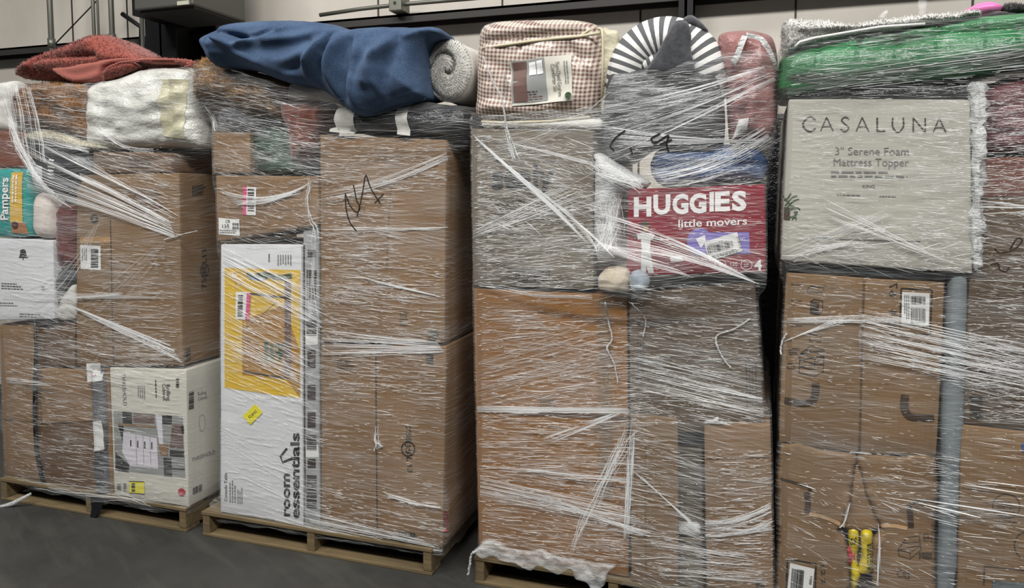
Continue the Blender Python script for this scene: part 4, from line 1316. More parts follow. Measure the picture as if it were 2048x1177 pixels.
c = add(S3, inflate('rose_bag', [(1436, 80), (1448, 66), (1490, 61), (1520, 65), (1544, 76), (1554, 110), (1556, 170), (1554, 230), (1544, 268), (1520, 286), (1490, 284), (1462, 292), (1455, 240), (1450, 160), (1440, 120)], 2.94, 0.10, 0.4, 0.09, M['pink_bag'], 'rose pink bagged bundle with a white strap beside the striped pillow', 'bag', wr=0.02,
                     folds=[([(1500, 75), (1480, 100), (1470, 140)], 0.012, 0.02), ([(1520, 120), (1510, 180), (1500, 260)], 0.015, 0.02), ([(1470, 170), (1480, 230)], 0.015, -0.02)]))
stroke(c, [(1492, 70), (1520, 76), (1538, 100), (1553, 136)], 0.02, M['tatter'], 'white_strap', off=0.006, more=([(1490, 72), (1478, 104), (1466, 128)],))
rects(c, 'white_scrap', [((1478, 238), (1498, 236), (1494, 262), (1464, 276))], M['paper'], 0.006)
rects(c, 'yellow_scrap', [((1462, 280), (1478, 278), (1474, 298), (1466, 300))], M['band'], 0.006)
rects(c, 'green_scrap', [((1484, 272), (1508, 282), (1506, 288), (1480, 280))], M['green_cloth'], 0.006)
# gingham bedding bag
c = add(S3, inflate('gingham_bedding', [(960, 240), (958, 180), (960, 110), (966, 66), (984, 48), (1040, 42), (1110, 40), (1160, 42), (1192, 50), (1206, 66), (1214, 120), (1218, 170), (1205, 215), (1180, 238), (1100, 247), (1020, 250)], 2.96, 0.10, 0.5, 0.09, M['gingham'], 'red and white gingham bedding set in a clear zipped bag', 'bedding', amp=0.016, wr=0.012, uvrot=0.12,
                     folds=[([(968, 96), (1060, 84), (1150, 76), (1206, 64)], 0.010, -0.015), ([(1000, 70), (1080, 60), (1180, 56)], 0.03, 0.02), ([(1150, 100), (1180, 150), (1200, 220)], 0.014, -0.012), ([(1000, 220), (1080, 226), (1150, 200)], 0.02, 0.016), ([(1060, 60), (1052, 110)], 0.008, -0.01)]))
s = decal(c, 'insert_card', [(1020, 124), (1142, 108), (1146, 202), (1026, 213)], M['cream_box'], 0.006, n=10)
decal(c, 'bedroom_picture', [(1023, 124), (1090, 116), (1096, 201), (1026, 208)], M['grey_print'], 0.008, n=8)
rects(c, 'bed_print', [((1026, 127), (1053, 123), (1057, 203), (1030, 206))], M['wine_print'], 0.010, holder=s)
rects(c, 'window_print', [((1058, 126), (1072, 124), (1074, 150), (1060, 152)), ((1074, 123), (1086, 121), (1088, 148), (1076, 150))], M['paper'], 0.010, holder=s)
lines(c, (1030, 186), (60, -5), (0, 5), 4, M['wine_print'], off=0.010, holder=s)
text(c, 'THRESHOLD', (1006, 142), (3, 52), (8, -1), M['ink_grey'], off=0.008)
text(c, 'Yarn-Dyed Gingham', (1112, 124), (6, 70), (8, -1), M['ink_soft'], off=0.010, holder=s)
text(c, 'Comforter Set', (1103, 130), (5, 54), (8, -1), M['ink_soft'], off=0.010, holder=s)
lines(c, (1128, 122), (4, 60), (5, 0), 2, M['ink_grey'], off=0.010, holder=s)
ring(c, (1139, 192), 3, 3, 0.014, M['green_print'], 'green_roundel', off=0.012, holder=s)
tube('piping', [onto(c, x, y, 0.004) for x, y in ((964, 96), (1000, 92), (1060, 82), (1110, 77), (1160, 72), (1200, 66))], 0.006, M['piping'], parent=c, seg=8)
tube('piping', [onto(c, x, y, 0.004) for x, y in ((1155, 74), (1175, 58), (1190, 48), (1204, 60), (1206, 76), (1206, 120), (1204, 200))], 0.005, M['piping'], parent=c, seg=8)
tube('piping', [onto(c, x, y, 0.004) for x, y in ((964, 244), (1020, 246), (1100, 243), (1180, 235))], 0.006, M['piping'], parent=c, seg=8)
inflate('bag_side', [(1204, 62), (1222, 60), (1237, 66), (1232, 110), (1222, 160), (1212, 215), (1202, 222), (1203, 140)], 2.93, 0.01, 0.10, 0.02, M['ivory_bag'], None, None, parent=c, wr=0.008)
inflate('zip_corner', [(962, 120), (962, 60), (990, 45), (1000, 58), (986, 90), (984, 160), (970, 230)], 2.90, 0.02, 0.03, 0.03, M['clear'], None, None, parent=c, wr=0.01)
c = add(S3, soft('grey_padding', [(962, 243), (1205, 238), (1205, 258), (962, 254)], 2.90, 0.5, M['white_cloth'], 'thin pale padding between the gingham bedding and the stencilled carton', 'padding', r=0.015, n=14, bulge=0.005, amp=0.003, wr=0.003))

# ------------------------------------------------------------------ load on the rightmost pallet
S4 = []
c = add(S4, rbox('topper_carton', [(1577, 198), (1941, 199), (1946, 548), (1562, 522)], 2.85, 0.9, M['casa'], 'big grey carton lettered for a foam mattress topper', 'carton', n=14, r=0.008))
for ch, x in zip('CASALUNA', (1606, 1641, 1681, 1712, 1754, 1785, 1826, 1866)):
    yb = 262 + (x - 1606) * 0.01
    if ch == 'C':
        stroke(c, [(x + 25, yb - 22), (x + 14, yb - 28), (x + 3, yb - 20), (x, yb - 13), (x + 3, yb - 5), (x + 13, yb + 1), (x + 25, yb - 5)], 0.0055, M['ink_soft'], 'lettering')
    elif ch == 'A':
        stroke(c, [(x, yb), (x + 12, yb - 28)], 0.0035, M['ink_soft'], 'lettering', sub=2, more=([(x + 12, yb - 28), (x + 25, yb)], [(x + 5, yb - 9), (x + 20, yb - 9)]))
    elif ch == 'S':
        stroke(c, [(x + 17, yb - 24), (x + 9, yb - 28), (x + 2, yb - 22), (x + 9, yb - 14), (x + 16, yb - 7), (x + 9, yb + 1), (x, yb - 4)], 0.0045, M['ink_soft'], 'lettering')
    elif ch == 'L':
        stroke(c, [(x, yb - 28), (x, yb)], 0.005, M['ink_soft'], 'lettering', sub=2, more=([(x, yb - 1), (x + 16, yb - 1)],))
    elif ch == 'U':
        stroke(c, [(x, yb - 28), (x, yb - 10), (x + 10, yb + 1), (x + 21, yb - 10), (x + 21, yb - 28)], 0.0045, M['ink_soft'], 'lettering')
    elif ch == 'N':
        stroke(c, [(x, yb), (x, yb - 28)], 0.004, M['ink_soft'], 'lettering', sub=2, more=([(x, yb - 28), (x + 24, yb)], [(x + 24, yb), (x + 24, yb - 28)]))
text(c, '3" Serene Foam', (1670, 310), (147, 1), (0, -16), M['ink_grey'], -0.004)
text(c, 'Mattress Topper', (1667, 332), (150, 1), (0, -16), M['ink_grey'], -0.004)
lines(c, (1662, 343), (155, 1), (0, 8), 2, M['ink_grey'], fill=0.42)
text(c, 'KING', (1725, 376), (24, 0), (0, -6), M['ink_soft'])
lines(c, (1673, 389), (54, 1), (0, 5), 1, M['ink_grey'])
lines(c, (1758, 392), (44, 1), (0, 5), 1, M['ink_grey'])
stroke(c, [(1566, 392), (1580, 410), (1594, 424), (1584, 440)], 0.005, M['green_print'], 'plant_picture', more=([(1570, 420), (1585, 404), (1598, 398)], [(1568, 438), (1590, 432)], [(1568, 425), (1592, 416), (1600, 420)], [(1568, 402), (1576, 396), (1582, 386)], [(1570, 412), (1584, 396), (1594, 392)], [(1572, 430), (1586, 412), (1592, 440)]))
rects(c, 'pot_picture', [((1568, 414), (1580, 416), (1580, 441), (1567, 440))], M['brown_print'], 0.0016)
stroke(c, [(1620, 476), (1720, 480), (1840, 483)], 0.003, M['ink_grey'], 'seam')
c = add(S4, soft('slate_poly_bag', [(1566, 524), (1898, 546), (1896, 566), (1574, 546)], 2.88, 0.6, M['slate_poly'], 'slate grey poly bag squeezed flat under the topper carton', 'bag', r=0.02, n=24, bulge=0.006, amp=0.004, wr=0.006))
# flapped carton
c = add(S4, rbox('flapped_carton', [(1574, 546), (1890, 566), (1872, 908), (1560, 884)], 2.885, 0.9, M['card_olive'], 'brown carton with two closed flaps and cut-out handles, above the torn one', 'carton', n=12))
f1 = rbox('flap', [(1573, 547), (1726, 557), (1716, 908), (1558, 884)], 2.872, 0.010, M['card_olive'], None, None, r=0.004, nd=2, parent=c)
f2 = rbox('flap', [(1731, 559), (1888, 566), (1872, 912), (1722, 908)], 2.874, 0.009, M['card_olive'], None, None, r=0.004, nd=2, parent=c)
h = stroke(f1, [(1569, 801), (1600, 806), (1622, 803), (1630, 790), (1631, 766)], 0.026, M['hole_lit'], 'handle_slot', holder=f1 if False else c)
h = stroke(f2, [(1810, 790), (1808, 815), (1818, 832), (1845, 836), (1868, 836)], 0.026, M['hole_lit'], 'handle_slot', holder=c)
text(f2, '7', (1778, 577), (0, -11), (17, 0), M['ink'], holder=c)
text(f2, '6', (1778, 593), (0, -12), (17, 0), M['ink'], holder=c)
text(f2, '4', (1777, 632), (0, -12), (17, 0), M['ink_soft'], holder=c)
text(f2, '3', (1776, 649), (0, -12), (17, 0), M['ink_soft'], holder=c)
text(f2, '12', (1776, 670), (0, -20), (17, 0), M['ink_soft'], holder=c)
s = decal(f2, 'white_label', [(1804, 584), (1859, 587), (1857, 652), (1802, 650)], M['paper'], 0.003)
s.parent = c
s.data.transform(__import__('mathutils').Matrix.Translation(Vector(GEO[f2.name][2]) - Vector(GEO[c.name][2])) if f2.parent is None else __import__('mathutils').Matrix())
bars(f2, (1821, 592), (28, 1), (0, 16), M['ink'], 14, off=0.005, holder=c)
bars(f2, (1821, 616), (28, 1), (0, 30), M['ink_grey'], 14, off=0.005, holder=c)
lines(f2, (1808, 590), (0, 54), (4, 0), 3, M['ink_grey'], off=0.005, holder=c)
stroke(f2, [(1802, 577), (1864, 580)], 0.004, M['ink'], 'printed_frame', sub=1, more=([(1864, 580), (1860, 669)], [(1860, 669), (1799, 667)], [(1799, 667), (1802, 577)]), holder=c)
lines(f2, (1825, 655), (24, 1), (0, 5), 1, M['ink'], holder=c)
for (x, y) in ((1582, 568), (1582, 600), (1582, 650)):
    lines(f1, (x, y), (30, 2), (0, 4), 1, M['ink_soft'], holder=c)
lines(f1, (1577, 695), (24, 2), (0, 4), 4, M['ink_soft'], holder=c)
stroke(f1, [(1613, 583), (1620, 572), (1648, 576), (1642, 586)], 0.003, M['ink'], 'line_drawing', sub=1, closed=True, holder=c)
rects(f1, 'line_drawing', [((1622, 603), (1638, 605), (1637, 628), (1621, 626))], M['ink_soft'], holder=c)
stroke(f1, [(1621, 603), (1628, 599), (1645, 602), (1645, 622), (1637, 630), (1621, 627)], 0.0025, M['ink'], 'line_drawing', sub=1, closed=True, holder=c)
stroke(f1, [(1620, 668), (1642, 671), (1640, 684), (1619, 682)], 0.0025, M['ink'], 'line_drawing', sub=1, closed=True, holder=c)
stroke(f1, [(1600, 708), (1620, 692), (1648, 700), (1646, 744), (1628, 753), (1598, 746)], 0.0028, M['ink'], 'line_drawing', sub=1, closed=True, more=([(1600, 708), (1630, 716), (1648, 700)], [(1630, 716), (1628, 753)], [(1600, 720), (1630, 728), (1647, 713)], [(1599, 733), (1629, 741), (1646, 728)], [(1610, 700), (1640, 707)]), holder=c)
stroke(f1, [(1576, 727), (1588, 728), (1588, 738), (1575, 737)], 0.0025, M['ink'], 'line_drawing', sub=1, closed=True, holder=c)
# torn carton with yellow bags
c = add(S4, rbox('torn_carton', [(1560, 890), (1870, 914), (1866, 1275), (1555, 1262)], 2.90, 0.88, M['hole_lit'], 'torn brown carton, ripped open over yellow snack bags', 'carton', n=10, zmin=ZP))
fl = inflate('front_panel', [(1559, 888), (1640, 897), (1712, 909), (1710, 940), (1706, 975), (1700, 1015), (1690, 1046), (1682, 1060), (1676, 1060), (1690, 1074), (1698, 1110), (1700, 1170), (1702, 1268), (1640, 1268), (1555, 1262), (1556, 1060)], 2.880, 0.010, 0.004, 0.012, M['card_olive'], None, None, parent=c, sub=2, sp=0.016, amp=0.002,
             folds=[([(1700, 1000), (1690, 1060), (1698, 1180)], 0.02, 0.015)])
fr = inflate('front_panel', [(1716, 910), (1800, 914), (1872, 916), (1870, 1060), (1866, 1274), (1800, 1274), (1752, 1270), (1745, 1200), (1742, 1130), (1744, 1078), (1762, 1056), (1748, 1030), (1732, 990), (1721, 950)], 2.880, 0.010, 0.004, 0.012, M['card_olive'], None, None, parent=c, sub=2, sp=0.016, amp=0.002,
             folds=[([(1724, 980), (1745, 1055), (1744, 1180)], 0.02, 0.02)])
inflate('rip_lip', [(1710, 922), (1720, 922), (1732, 975), (1746, 1015), (1764, 1046), (1762, 1058), (1722, 1064), (1690, 1058), (1682, 1050), (1696, 1008), (1703, 965)], 2.884, 0.007, 0.004, 0.02, M['card'], None, None, parent=c, sub=3)
stroke(fl, [(1618, 1028), (1650, 1036), (1690, 1052)], 0.014, M['card_edge'], 'torn_edge', holder=c)
stroke(fr, [(1762, 1052), (1790, 1052), (1814, 1057)], 0.014, M['card_edge'], 'torn_edge', holder=c)
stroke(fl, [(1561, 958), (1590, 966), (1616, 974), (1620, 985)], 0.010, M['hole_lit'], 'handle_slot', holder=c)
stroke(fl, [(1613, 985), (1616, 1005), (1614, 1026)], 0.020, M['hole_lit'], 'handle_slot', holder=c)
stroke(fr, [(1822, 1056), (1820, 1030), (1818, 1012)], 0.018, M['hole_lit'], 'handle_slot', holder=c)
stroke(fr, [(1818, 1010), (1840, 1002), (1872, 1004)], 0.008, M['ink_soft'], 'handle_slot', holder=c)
stroke(fr, [(1796, 1100), (1812, 1076), (1838, 1072), (1842, 1100), (1820, 1118), (1798, 1112)], 0.0026, M['ink_soft'], 'line_drawing', sub=1, closed=True, more=([(1796, 1100), (1820, 1106), (1842, 1090)], [(1820, 1106), (1820, 1118)], [(1806, 1086), (1838, 1084)]), holder=c)
bars(fr, (1838, 1104), (26, 1), (0, 14), M['ink_soft'], 12, 'printed_block', holder=c)
stroke(fr, [(1848, 1068), (1864, 1069), (1863, 1084), (1848, 1083)], 0.0025, M['ink_soft'], 'line_drawing', sub=1, closed=True, more=([(1848, 1076), (1864, 1077)], [(1856, 1068), (1856, 1084)]), holder=c)
text(fr, 'CRS', (1792, 1152), (26, 8), (4, -14), M['ink_soft'], holder=c)
s = stroke(fl, [(1575, 1118), (1632, 1128), (1630, 1190)], 0.005, M['ink'], 'printed_frame', sub=1, more=([(1575, 1118), (1572, 1190)],), holder=c)
s = decal(fl, 'white_label', [(1580, 1126), (1629, 1138), (1622, 1210), (1572, 1205)], M['paper'], 0.003)
bars(fl, (1584, 1136), (24, 5), (-3, 40), M['ink'], 16, off=0.005, holder=c)
text(fl, 'BB01', (1618, 1168), (2, -16), (5, 1), M['ink'], off=0.005, holder=c)
text(fl, '12', (1640, 1132), (3, 20), (8, -1), M['ink'], holder=c)
text(fl, '2', (1642, 1158), (2, 10), (8, -1), M['ink'], holder=c)
text(fl, '1', (1643, 1178), (2, 8), (8, -1), M['ink'], holder=c)
c = inflate('yellow_bag', [(1722, 1062), (1744, 1064), (1746, 1100), (1747, 1140), (1740, 1148), (1716, 1146), (1722, 1110)], 2.882, 0.018, 0.015, 0.025, M['snack'], 'yellow bag with a barcode poking out of the rip', 'snack bag', wr=0.006, group='yellow snack bags in the torn carton')
bars(c, (1734, 1088), (0, 52), (9, 0), M['ink'], 20, off=0.004)
c = inflate('yellow_bag', [(1697, 1058), (1716, 1060), (1718, 1090), (1714, 1120), (1722, 1150), (1712, 1180), (1702, 1230), (1700, 1150), (1698, 1100)], 2.884, 0.014, 0.012, 0.02, M['snack'], 'yellow bag with red print behind the barcoded one', 'snack bag', wr=0.006, group='yellow snack bags in the torn carton')
stroke(c, [(1699, 1096), (1704, 1110), (1702, 1130)], 0.022, M['red_print'], 'red_print', off=0.003)
text(c, 'S8', (1700, 1090), (12, -2), (2, -14), M['ink'], off=0.004)
# grey sleeve and right hand cartons
add(S4, soft('grey_poly_sleeve', [(1903, 534), (1940, 538), (1910, 1270), (1872, 1266)], 2.865, 0.10, M['grey_poly'], 'long upright grey poly sleeve between the flapped carton and the end cartons', 'sleeve', r=0.035, n=24, bulge=0.006, amp=0.006, wr=0.005, zmin=ZP, wscale=(14, 9, 6)))
c = add(S4, rbox('end_carton', [(1948, 398), (2140, 400), (2140, 872), (1924, 848)], 2.875, 0.85, M['card_umber'], 'dark brown end carton with marker loops beside the grey sleeve', 'carton', n=12))
text(c, '50', (2044, 590), (0, -22), (16, 0), M['ink_soft'])
text(c, '38', (2044, 622), (0, -22), (16, 0), M['ink_soft'])
bars(c, (1938, 792), (2, 42), (26, 2), M['ink'], 12, 'barcode')
c = add(S4, rbox('end_carton', [(1922, 850), (2140, 876), (2140, 1290), (1914, 1270)], 2.868, 0.85, M['card_olive'], 'brown bottom end carton with faint round stamps beside the grey sleeve', 'carton', n=12, zmin=ZP))
ring(c, (2012, 1012), 27, 24, 0.003, M['ink_soft'], 'round_stamp')
lines(c, (1994, 1002), (36, 3), (0, 6), 4, M['ink_soft'], fill=0.25)
ring(c, (2050, 1090), 22, 26, 0.003, M['ink_soft'], 'round_stamp')
lines(c, (1990, 1040), (50, 4), (0, 4), 1, M['ink_soft'])
stroke(c, [(1968, 1132), (2060, 1142)], 0.003, M['ink_soft'], 'printed_frame', sub=1, more=([(1968, 1132), (1967, 1170)],))
rects(c, 'dark_label', [((1984, 1160), (2060, 1166), (2060, 1200), (1984, 1194))], M['slate_poly'], 0.002)
rects(c, 'blue_tape', [((2042, 888), (2060, 880), (2060, 912), (2045, 904))], M['blue_print'], 0.003)
add(S4, soft('rose_brown_bag', [(1974, 172), (2140, 150), (2140, 308), (1972, 312)], 2.88, 0.6, M['rose_brown'], 'burgundy plastic bag under the end of the green comforter', 'bag', r=0.05, n=22, wr=0.02))
add(S4, rbox('brown_bundle', [(1968, 316), (2140, 312), (2140, 396), (1952, 396)], 2.88, 0.6, M['card_red'], 'reddish brown carton under the burgundy plastic bag', 'carton'))
add(S4, soft('tattered_padding', [(1945, 165), (1973, 165), (1966, 542), (1948, 548)], 2.835, 0.10, M['tatter'], 'strip of tattered white padding down the edge of the topper carton', 'padding', r=0.02, n=34, bulge=0.004, amp=0.02, nscale=30, wr=0.022, wscale=(45, 30, 50)))
add(S4, soft('black_bag', [(1600, 182), (1942, 162), (1942, 200), (1580, 199)], 2.88, 0.6, M['black_bag'], 'flat black plastic bag between the green comforter and the topper carton', 'bag', r=0.02, n=20, bulge=0.006, amp=0.004, wr=0.005))
c = add(S4, inflate('green_comforter', [(1557, 196), (1555, 150), (1562, 118), (1590, 98), (1640, 86), (1700, 76), (1800, 62), (1900, 46), (1960, 36), (2040, 32), (2140, 34), (2146, 90), (2140, 134), (2040, 140), (1980, 152), (1900, 166), (1800, 176), (1700, 184), (1640, 192)], 2.95, 0.12, 0.5, 0.045, M['green'], 'green quilted comforter folded in plastic across the topper carton', 'comforter', wr=0.012, amp=0.012, wscale=(6, 20),
                     folds=[([(1570, 118), (1650, 98), (1760, 96), (1900, 78), (2140, 66)], 0.012, -0.03), ([(1580, 172), (1700, 168), (1850, 150), (2000, 128), (2140, 116)], 0.014, -0.02), ([(1600, 140), (1750, 132), (1900, 112), (2100, 96)], 0.05, 0.02)]
                     + [([(x, 200), (x + 2, 150), (x + 6, 60)], 0.009, -0.016) for x in (1628, 1708, 1780, 1860, 1950, 2014, 2080)]))
c = inflate('white_rug', [(1572, 110), (1566, 80), (1565, 56), (1576, 42), (1620, 42), (1660, 44), (1700, 50), (1740, 44), (1790, 37), (1850, 31), (1910, 27), (1950, 22), (1958, 30), (1940, 37), (1880, 48), (1820, 60), (1780, 66), (1720, 70), (1660, 80), (1600, 96), (1584, 104)], 2.87, 0.05, 0.5, 0.022, M['white_tuft'], 'white tufted rug folded on top of the green comforter', 'rug', tufts=14000, tlen=0.011, twid=0.0018,
            folds=[([(1588, 92), (1620, 76), (1700, 62), (1760, 50), (1850, 46)], 0.006, -0.004), ([(1600, 62), (1700, 58), (1760, 54)], 0.012, 0.012)])
tube('hem', [Q(x, y, 2.80) for x, y in ((1590, 94), (1600, 84), (1630, 76), (1700, 64), (1760, 54), (1850, 48))], 0.005, M['white_tuft'], parent=c, seg=8)
inflate('pink_cushion', [(1926, 26), (1940, 15), (1960, 6), (1985, 4), (2004, 12), (2002, 22), (1990, 32), (1960, 36)], 2.96, 0.06, 0.3, 0.05, M['pink_plain'], 'bright pink plastic-covered cushion peeking over the green comforter', 'cushion')
c = inflate('charcoal_fleece', [(2002, 34), (2006, 14), (2030, 9), (2070, 12), (2140, 10), (2142, 36), (2060, 36)], 2.97, 0.06, 0.3, 0.05, M['dark_fuzz'], 'charcoal fuzzy fleece beside the bright pink cushion', 'fleece', tufts=5000, tlen=0.014, twid=0.0013)
# ------------------------------------------------------------------ stretch film round each load
def hull2(P):
    vs = [Vector(p) for p in P]
    return np.array([P[i] for i in convex_hull_2d(vs)])


KD, KW = 0.44, 0.76


def inside(poly, x, y):
    r = False
    for i in range(len(poly)):
        (xa, ya), (xb, yb) = poly[i - 1], poly[i]
        if (ya > y) != (yb > y) and x < (xb - xa) * (y - ya) / (yb - ya) + xa:
            r = not r
    return r


class Wrap:
    def __init__(s, S, xa, xb, top, label, mat, zbot=0.085, depth=1.03):
        s.label = label
        names = [o.name for o in S]
        for q in names:
            names += [c for c in KIDS.get(q, []) if c not in names]
        pts = np.array([v[:] for q in names for v in GEO[q][0]])
        s.zt = [(q.x, q.z) for q in (Q(x, y, 2.85) for x, y in top)]
        zmax = max(z for _, z in s.zt)
        ctr = np.array([(xa + xb) / 2, Y0 + depth / 2])
        per = []
        for i in range(101):
            per.append((xa + (xb - xa) * i / 100, Y0))
        for i in range(1, 50):
            per.append((xb, Y0 + depth * i / 50))
        for i in range(61):
            per.append((xb + (xa - xb) * i / 60, Y0 + depth))
        for i in range(1, 50):
            per.append((xa, Y0 + depth * (1 - i / 50)))
        per = np.array(per)
        D = per - ctr
        D /= np.linalg.norm(D, axis=1)[:, None]
        dz = 0.022
        rows = np.arange(zbot, zmax + dz, dz)
        R = np.zeros((len(rows), len(per)))
        for k, z in enumerate(rows):
            sel = pts[np.abs(pts[:, 2] - z) < 0.05][:, :2]
            if z < 0.16 or len(sel) < 8:
                sel = np.concatenate([sel, np.array([[xa + .02, Y0 + .03], [xb - .02, Y0 + .03], [xb - .02, Y0 + depth], [xa + .02, Y0 + depth]])])
            H = hull2(sel.tolist())
            A, B = H, np.roll(H, -1, 0)
            E = B - A
            den = D[:, None, 0] * E[None, :, 1] - D[:, None, 1] * E[None, :, 0]
            w = A[None] - ctr[None, None]
            with np.errstate(divide='ignore', invalid='ignore'):
                t = (w[..., 0] * E[None, :, 1] - w[..., 1] * E[None, :, 0]) / den
                u = (w[..., 0] * D[:, None, 1] - w[..., 1] * D[:, None, 0]) / den
            ok = (np.abs(den) > 1e-12) & (u >= -1e-6) & (u <= 1 + 1e-6) & (t > 0)
            R[k] = np.where(ok, t, 0).max(1)
            if R[k].min() <= 0:
                R[k] = np.where(R[k] > 0, R[k], np.median(R[k][R[k] > 0]) if (R[k] > 0).any() else 0.5)
        G = np.exp(-0.5 * (np.arange(-4, 5) / 1.6) ** 2)
        G /= G.sum()
        pad = np.pad(R, ((4, 4), (0, 0)), 'edge')
        Sm = sum(G[i] * pad[i:i + len(rows)] for i in range(9))
        mx = np.maximum(np.maximum(pad[3:-5], pad[5:-3]), R)
        R = np.maximum(Sm, np.maximum(R, 0.6 * mx + 0.4 * Sm)) + 0.006
        s.V, s.UV, s.F, s.MI = [], [], [], []
        n, m = len(per), len(rows)
        arc = np.concatenate([[0], np.cumsum(np.linalg.norm(np.diff(per, axis=0), axis=1))])
        tx = np.array([a for a, _ in s.zt])
        tz = np.array([b for _, b in s.zt])
        sd = Vector((xa * 3, 0, 5))
        for k in range(m):
            for i in range(n):
                x, y = ctr + D[i] * R[k, i]
                ztop = float(np.interp(x, tx, tz)) + 0.012 * noise.noise(Vector((x * 14, y * 14, 1)) + sd)
                f = k / (m - 1)
                zb = zbot + 0.02 * noise.noise(Vector((x * 9, y * 9, 0)) + sd)
                z = rows[k] if rows[k] < ztop else ztop
                if k == 0:
                    z = zb
                e = 0.0018 * noise.noise(Vector((x * 6 + y * 6, z * 45, 0)) + sd)
                s.V.append(Vector((x + D[i][0] * e, y + D[i][1] * e, z)))
                s.UV.append((arc[i], z))
        for k in range(m - 1):
            for i in range(n):
                j = (i + 1) % n
                q = (k * n + i, k * n + j, (k + 1) * n + j, (k + 1) * n + i)
                if s.V[q[0]].z >= s.V[q[3]].z - 1e-4 and s.V[q[1]].z >= s.V[q[2]].z - 1e-4:
                    continue
                s.F.append(q)
                s.MI.append(0)
        s.b = BVHTree.FromPolygons(s.V, s.F)
        s.mats = [mat, M['ridge'], M['ridge_fine'], M['bunch']]

    def hit(s, px, py):
        p = Q(px, py, 2.83)
        h = s.b.ray_cast(Vector((p.x, 2.2, p.z)), Vector((0, 1, 0)))
        if h[0] is None or h[0].y > 3.15 or abs(h[1].y) < 0.3:
            return None
        return h[0], (h[1] if h[1].y < 0 else -h[1])

    def sliver(s, line, w, mi=1, lift=0.0012):
        w *= KW
        P = []
        for x, y in line:
            h = s.hit(x, y)
            if h is None:
                return
            P.append(h)
        k = len(s.V)
        m = len(P)
        for i, (p, n) in enumerate(P):
            d = P[min(i + 1, m - 1)][0] - P[max(i - 1, 0)][0]
            if d.length < 1e-6:
                d = Vector((1, 0, 0))
            t = d.cross(n)
            if t.length < 1e-9:
                t = Vector((0, 0, 1))
            t = t.normalized() * (w * 0.5 * (0.25 + 0.75 * math.sin(math.pi * (i + 0.15) / (m - 0.7)) if m > 2 else w * .5))
            s.V += [p + t + n * lift, p + n * (lift + w * 0.45), p - t + n * lift]
            s.UV += [(p.x, p.z)] * 3
        for i in range(m - 1):
            a = k + 3 * i
            s.F += [(a, a + 1, a + 4, a + 3), (a + 1, a + 2, a + 5, a + 4)]
            s.MI += [mi, mi]

    def streaks(s, poly, n, slope, sd=0.06, L=(10, 70), w=(0.0012, 0.003), mi=None, clump=0.0):
        """n short creases scattered over the polygon (photo pixels), running with the given slope."""
        xs, ys = [p[0] for p in poly], [p[1] for p in poly]
        n = int(n * KD)
        cl = [(rnd.uniform(min(xs), max(xs)), rnd.uniform(min(ys), max(ys))) for _ in range(14)]
        for _ in range(int(n * 0.7)):  # tiny added white dashes standing for sparkle on the film
            x, y = rnd.uniform(min(xs), max(xs)), rnd.uniform(min(ys), max(ys))
            if inside(poly, x, y):
                sl = (slope(x, y) if callable(slope) else slope) + rnd.gauss(0, sd * 1.6)
                le = rnd.uniform(2.5, 11)
                s.sliver([(x, y), (x + le / 2, y + sl * le / 2), (x + le, y + sl * le)], rnd.uniform(0.0010, 0.0024), 1)
        done = tries = 0
        while done < n and tries < n * 8:
            tries += 1
            x, y = rnd.uniform(min(xs), max(xs)), rnd.uniform(min(ys), max(ys))
            if clump and rnd.random() < clump:
                c = rnd.choice(cl)
                x, y = rnd.gauss(c[0], 28), rnd.gauss(c[1], 10)
            ins = False
            for i in range(len(poly)):
                (xa, ya), (xb, yb) = poly[i - 1], poly[i]
                if (ya > y) != (yb > y) and x < (xb - xa) * (y - ya) / (yb - ya) + xa:
                    ins = not ins
            if not ins:
                continue
            done += 1
            sl = slope(x, y) if callable(slope) else slope
            sl += rnd.gauss(0, sd)
            le = L[0] + (L[1] - L[0]) * rnd.random() ** 2.2
            cv = rnd.gauss(0, 0.02) * le
            ln = [(x + le * t, y + sl * le * t + cv * 4 * t * (1 - t)) for t in (0, .33, .67, 1)]
            m = mi if mi is not None else (1 if rnd.random() < 0.35 else 2)
            s.sliver(ln, rnd.uniform(*w) if m == 2 else rnd.uniform(w[0], w[0] + (w[1] - w[0]) * 1.1), m)

    def fan(s, n, A, B, w=(0.002, 0.004), sag=0, brk=0.35, mi=1, sub=10):
        """n long creases drawn from segment A to segment B (photo pixels), sagging by some pixels, broken at random."""
        for i in range(int(n * 0.7)):
            t, u = rnd.random(), rnd.random()
            u = t * 0.8 + u * 0.2
            a = (A[0][0] + (A[1][0] - A[0][0]) * t, A[0][1] + (A[1][1] - A[0][1]) * t)
            b = (B[0][0] + (B[1][0] - B[0][0]) * u, B[0][1] + (B[1][1] - B[0][1]) * u)
            pts = [(a[0] + (b[0] - a[0]) * k / sub, a[1] + (b[1] - a[1]) * k / sub + sag * 4 * (k / sub) * (1 - k / sub)) for k in range(sub + 1)]
            seg = []
            ww = rnd.uniform(*w)
            for p in pts:
                if seg and rnd.random() < brk * 0.4:
                    if len(seg) > 1:
                        s.sliver(seg, ww, mi if rnd.random() < .6 else 2)
                    seg = []
                    if rnd.random() < brk:
                        continue
                seg.append(p)
            if len(seg) > 1:
                s.sliver(seg, ww, mi)

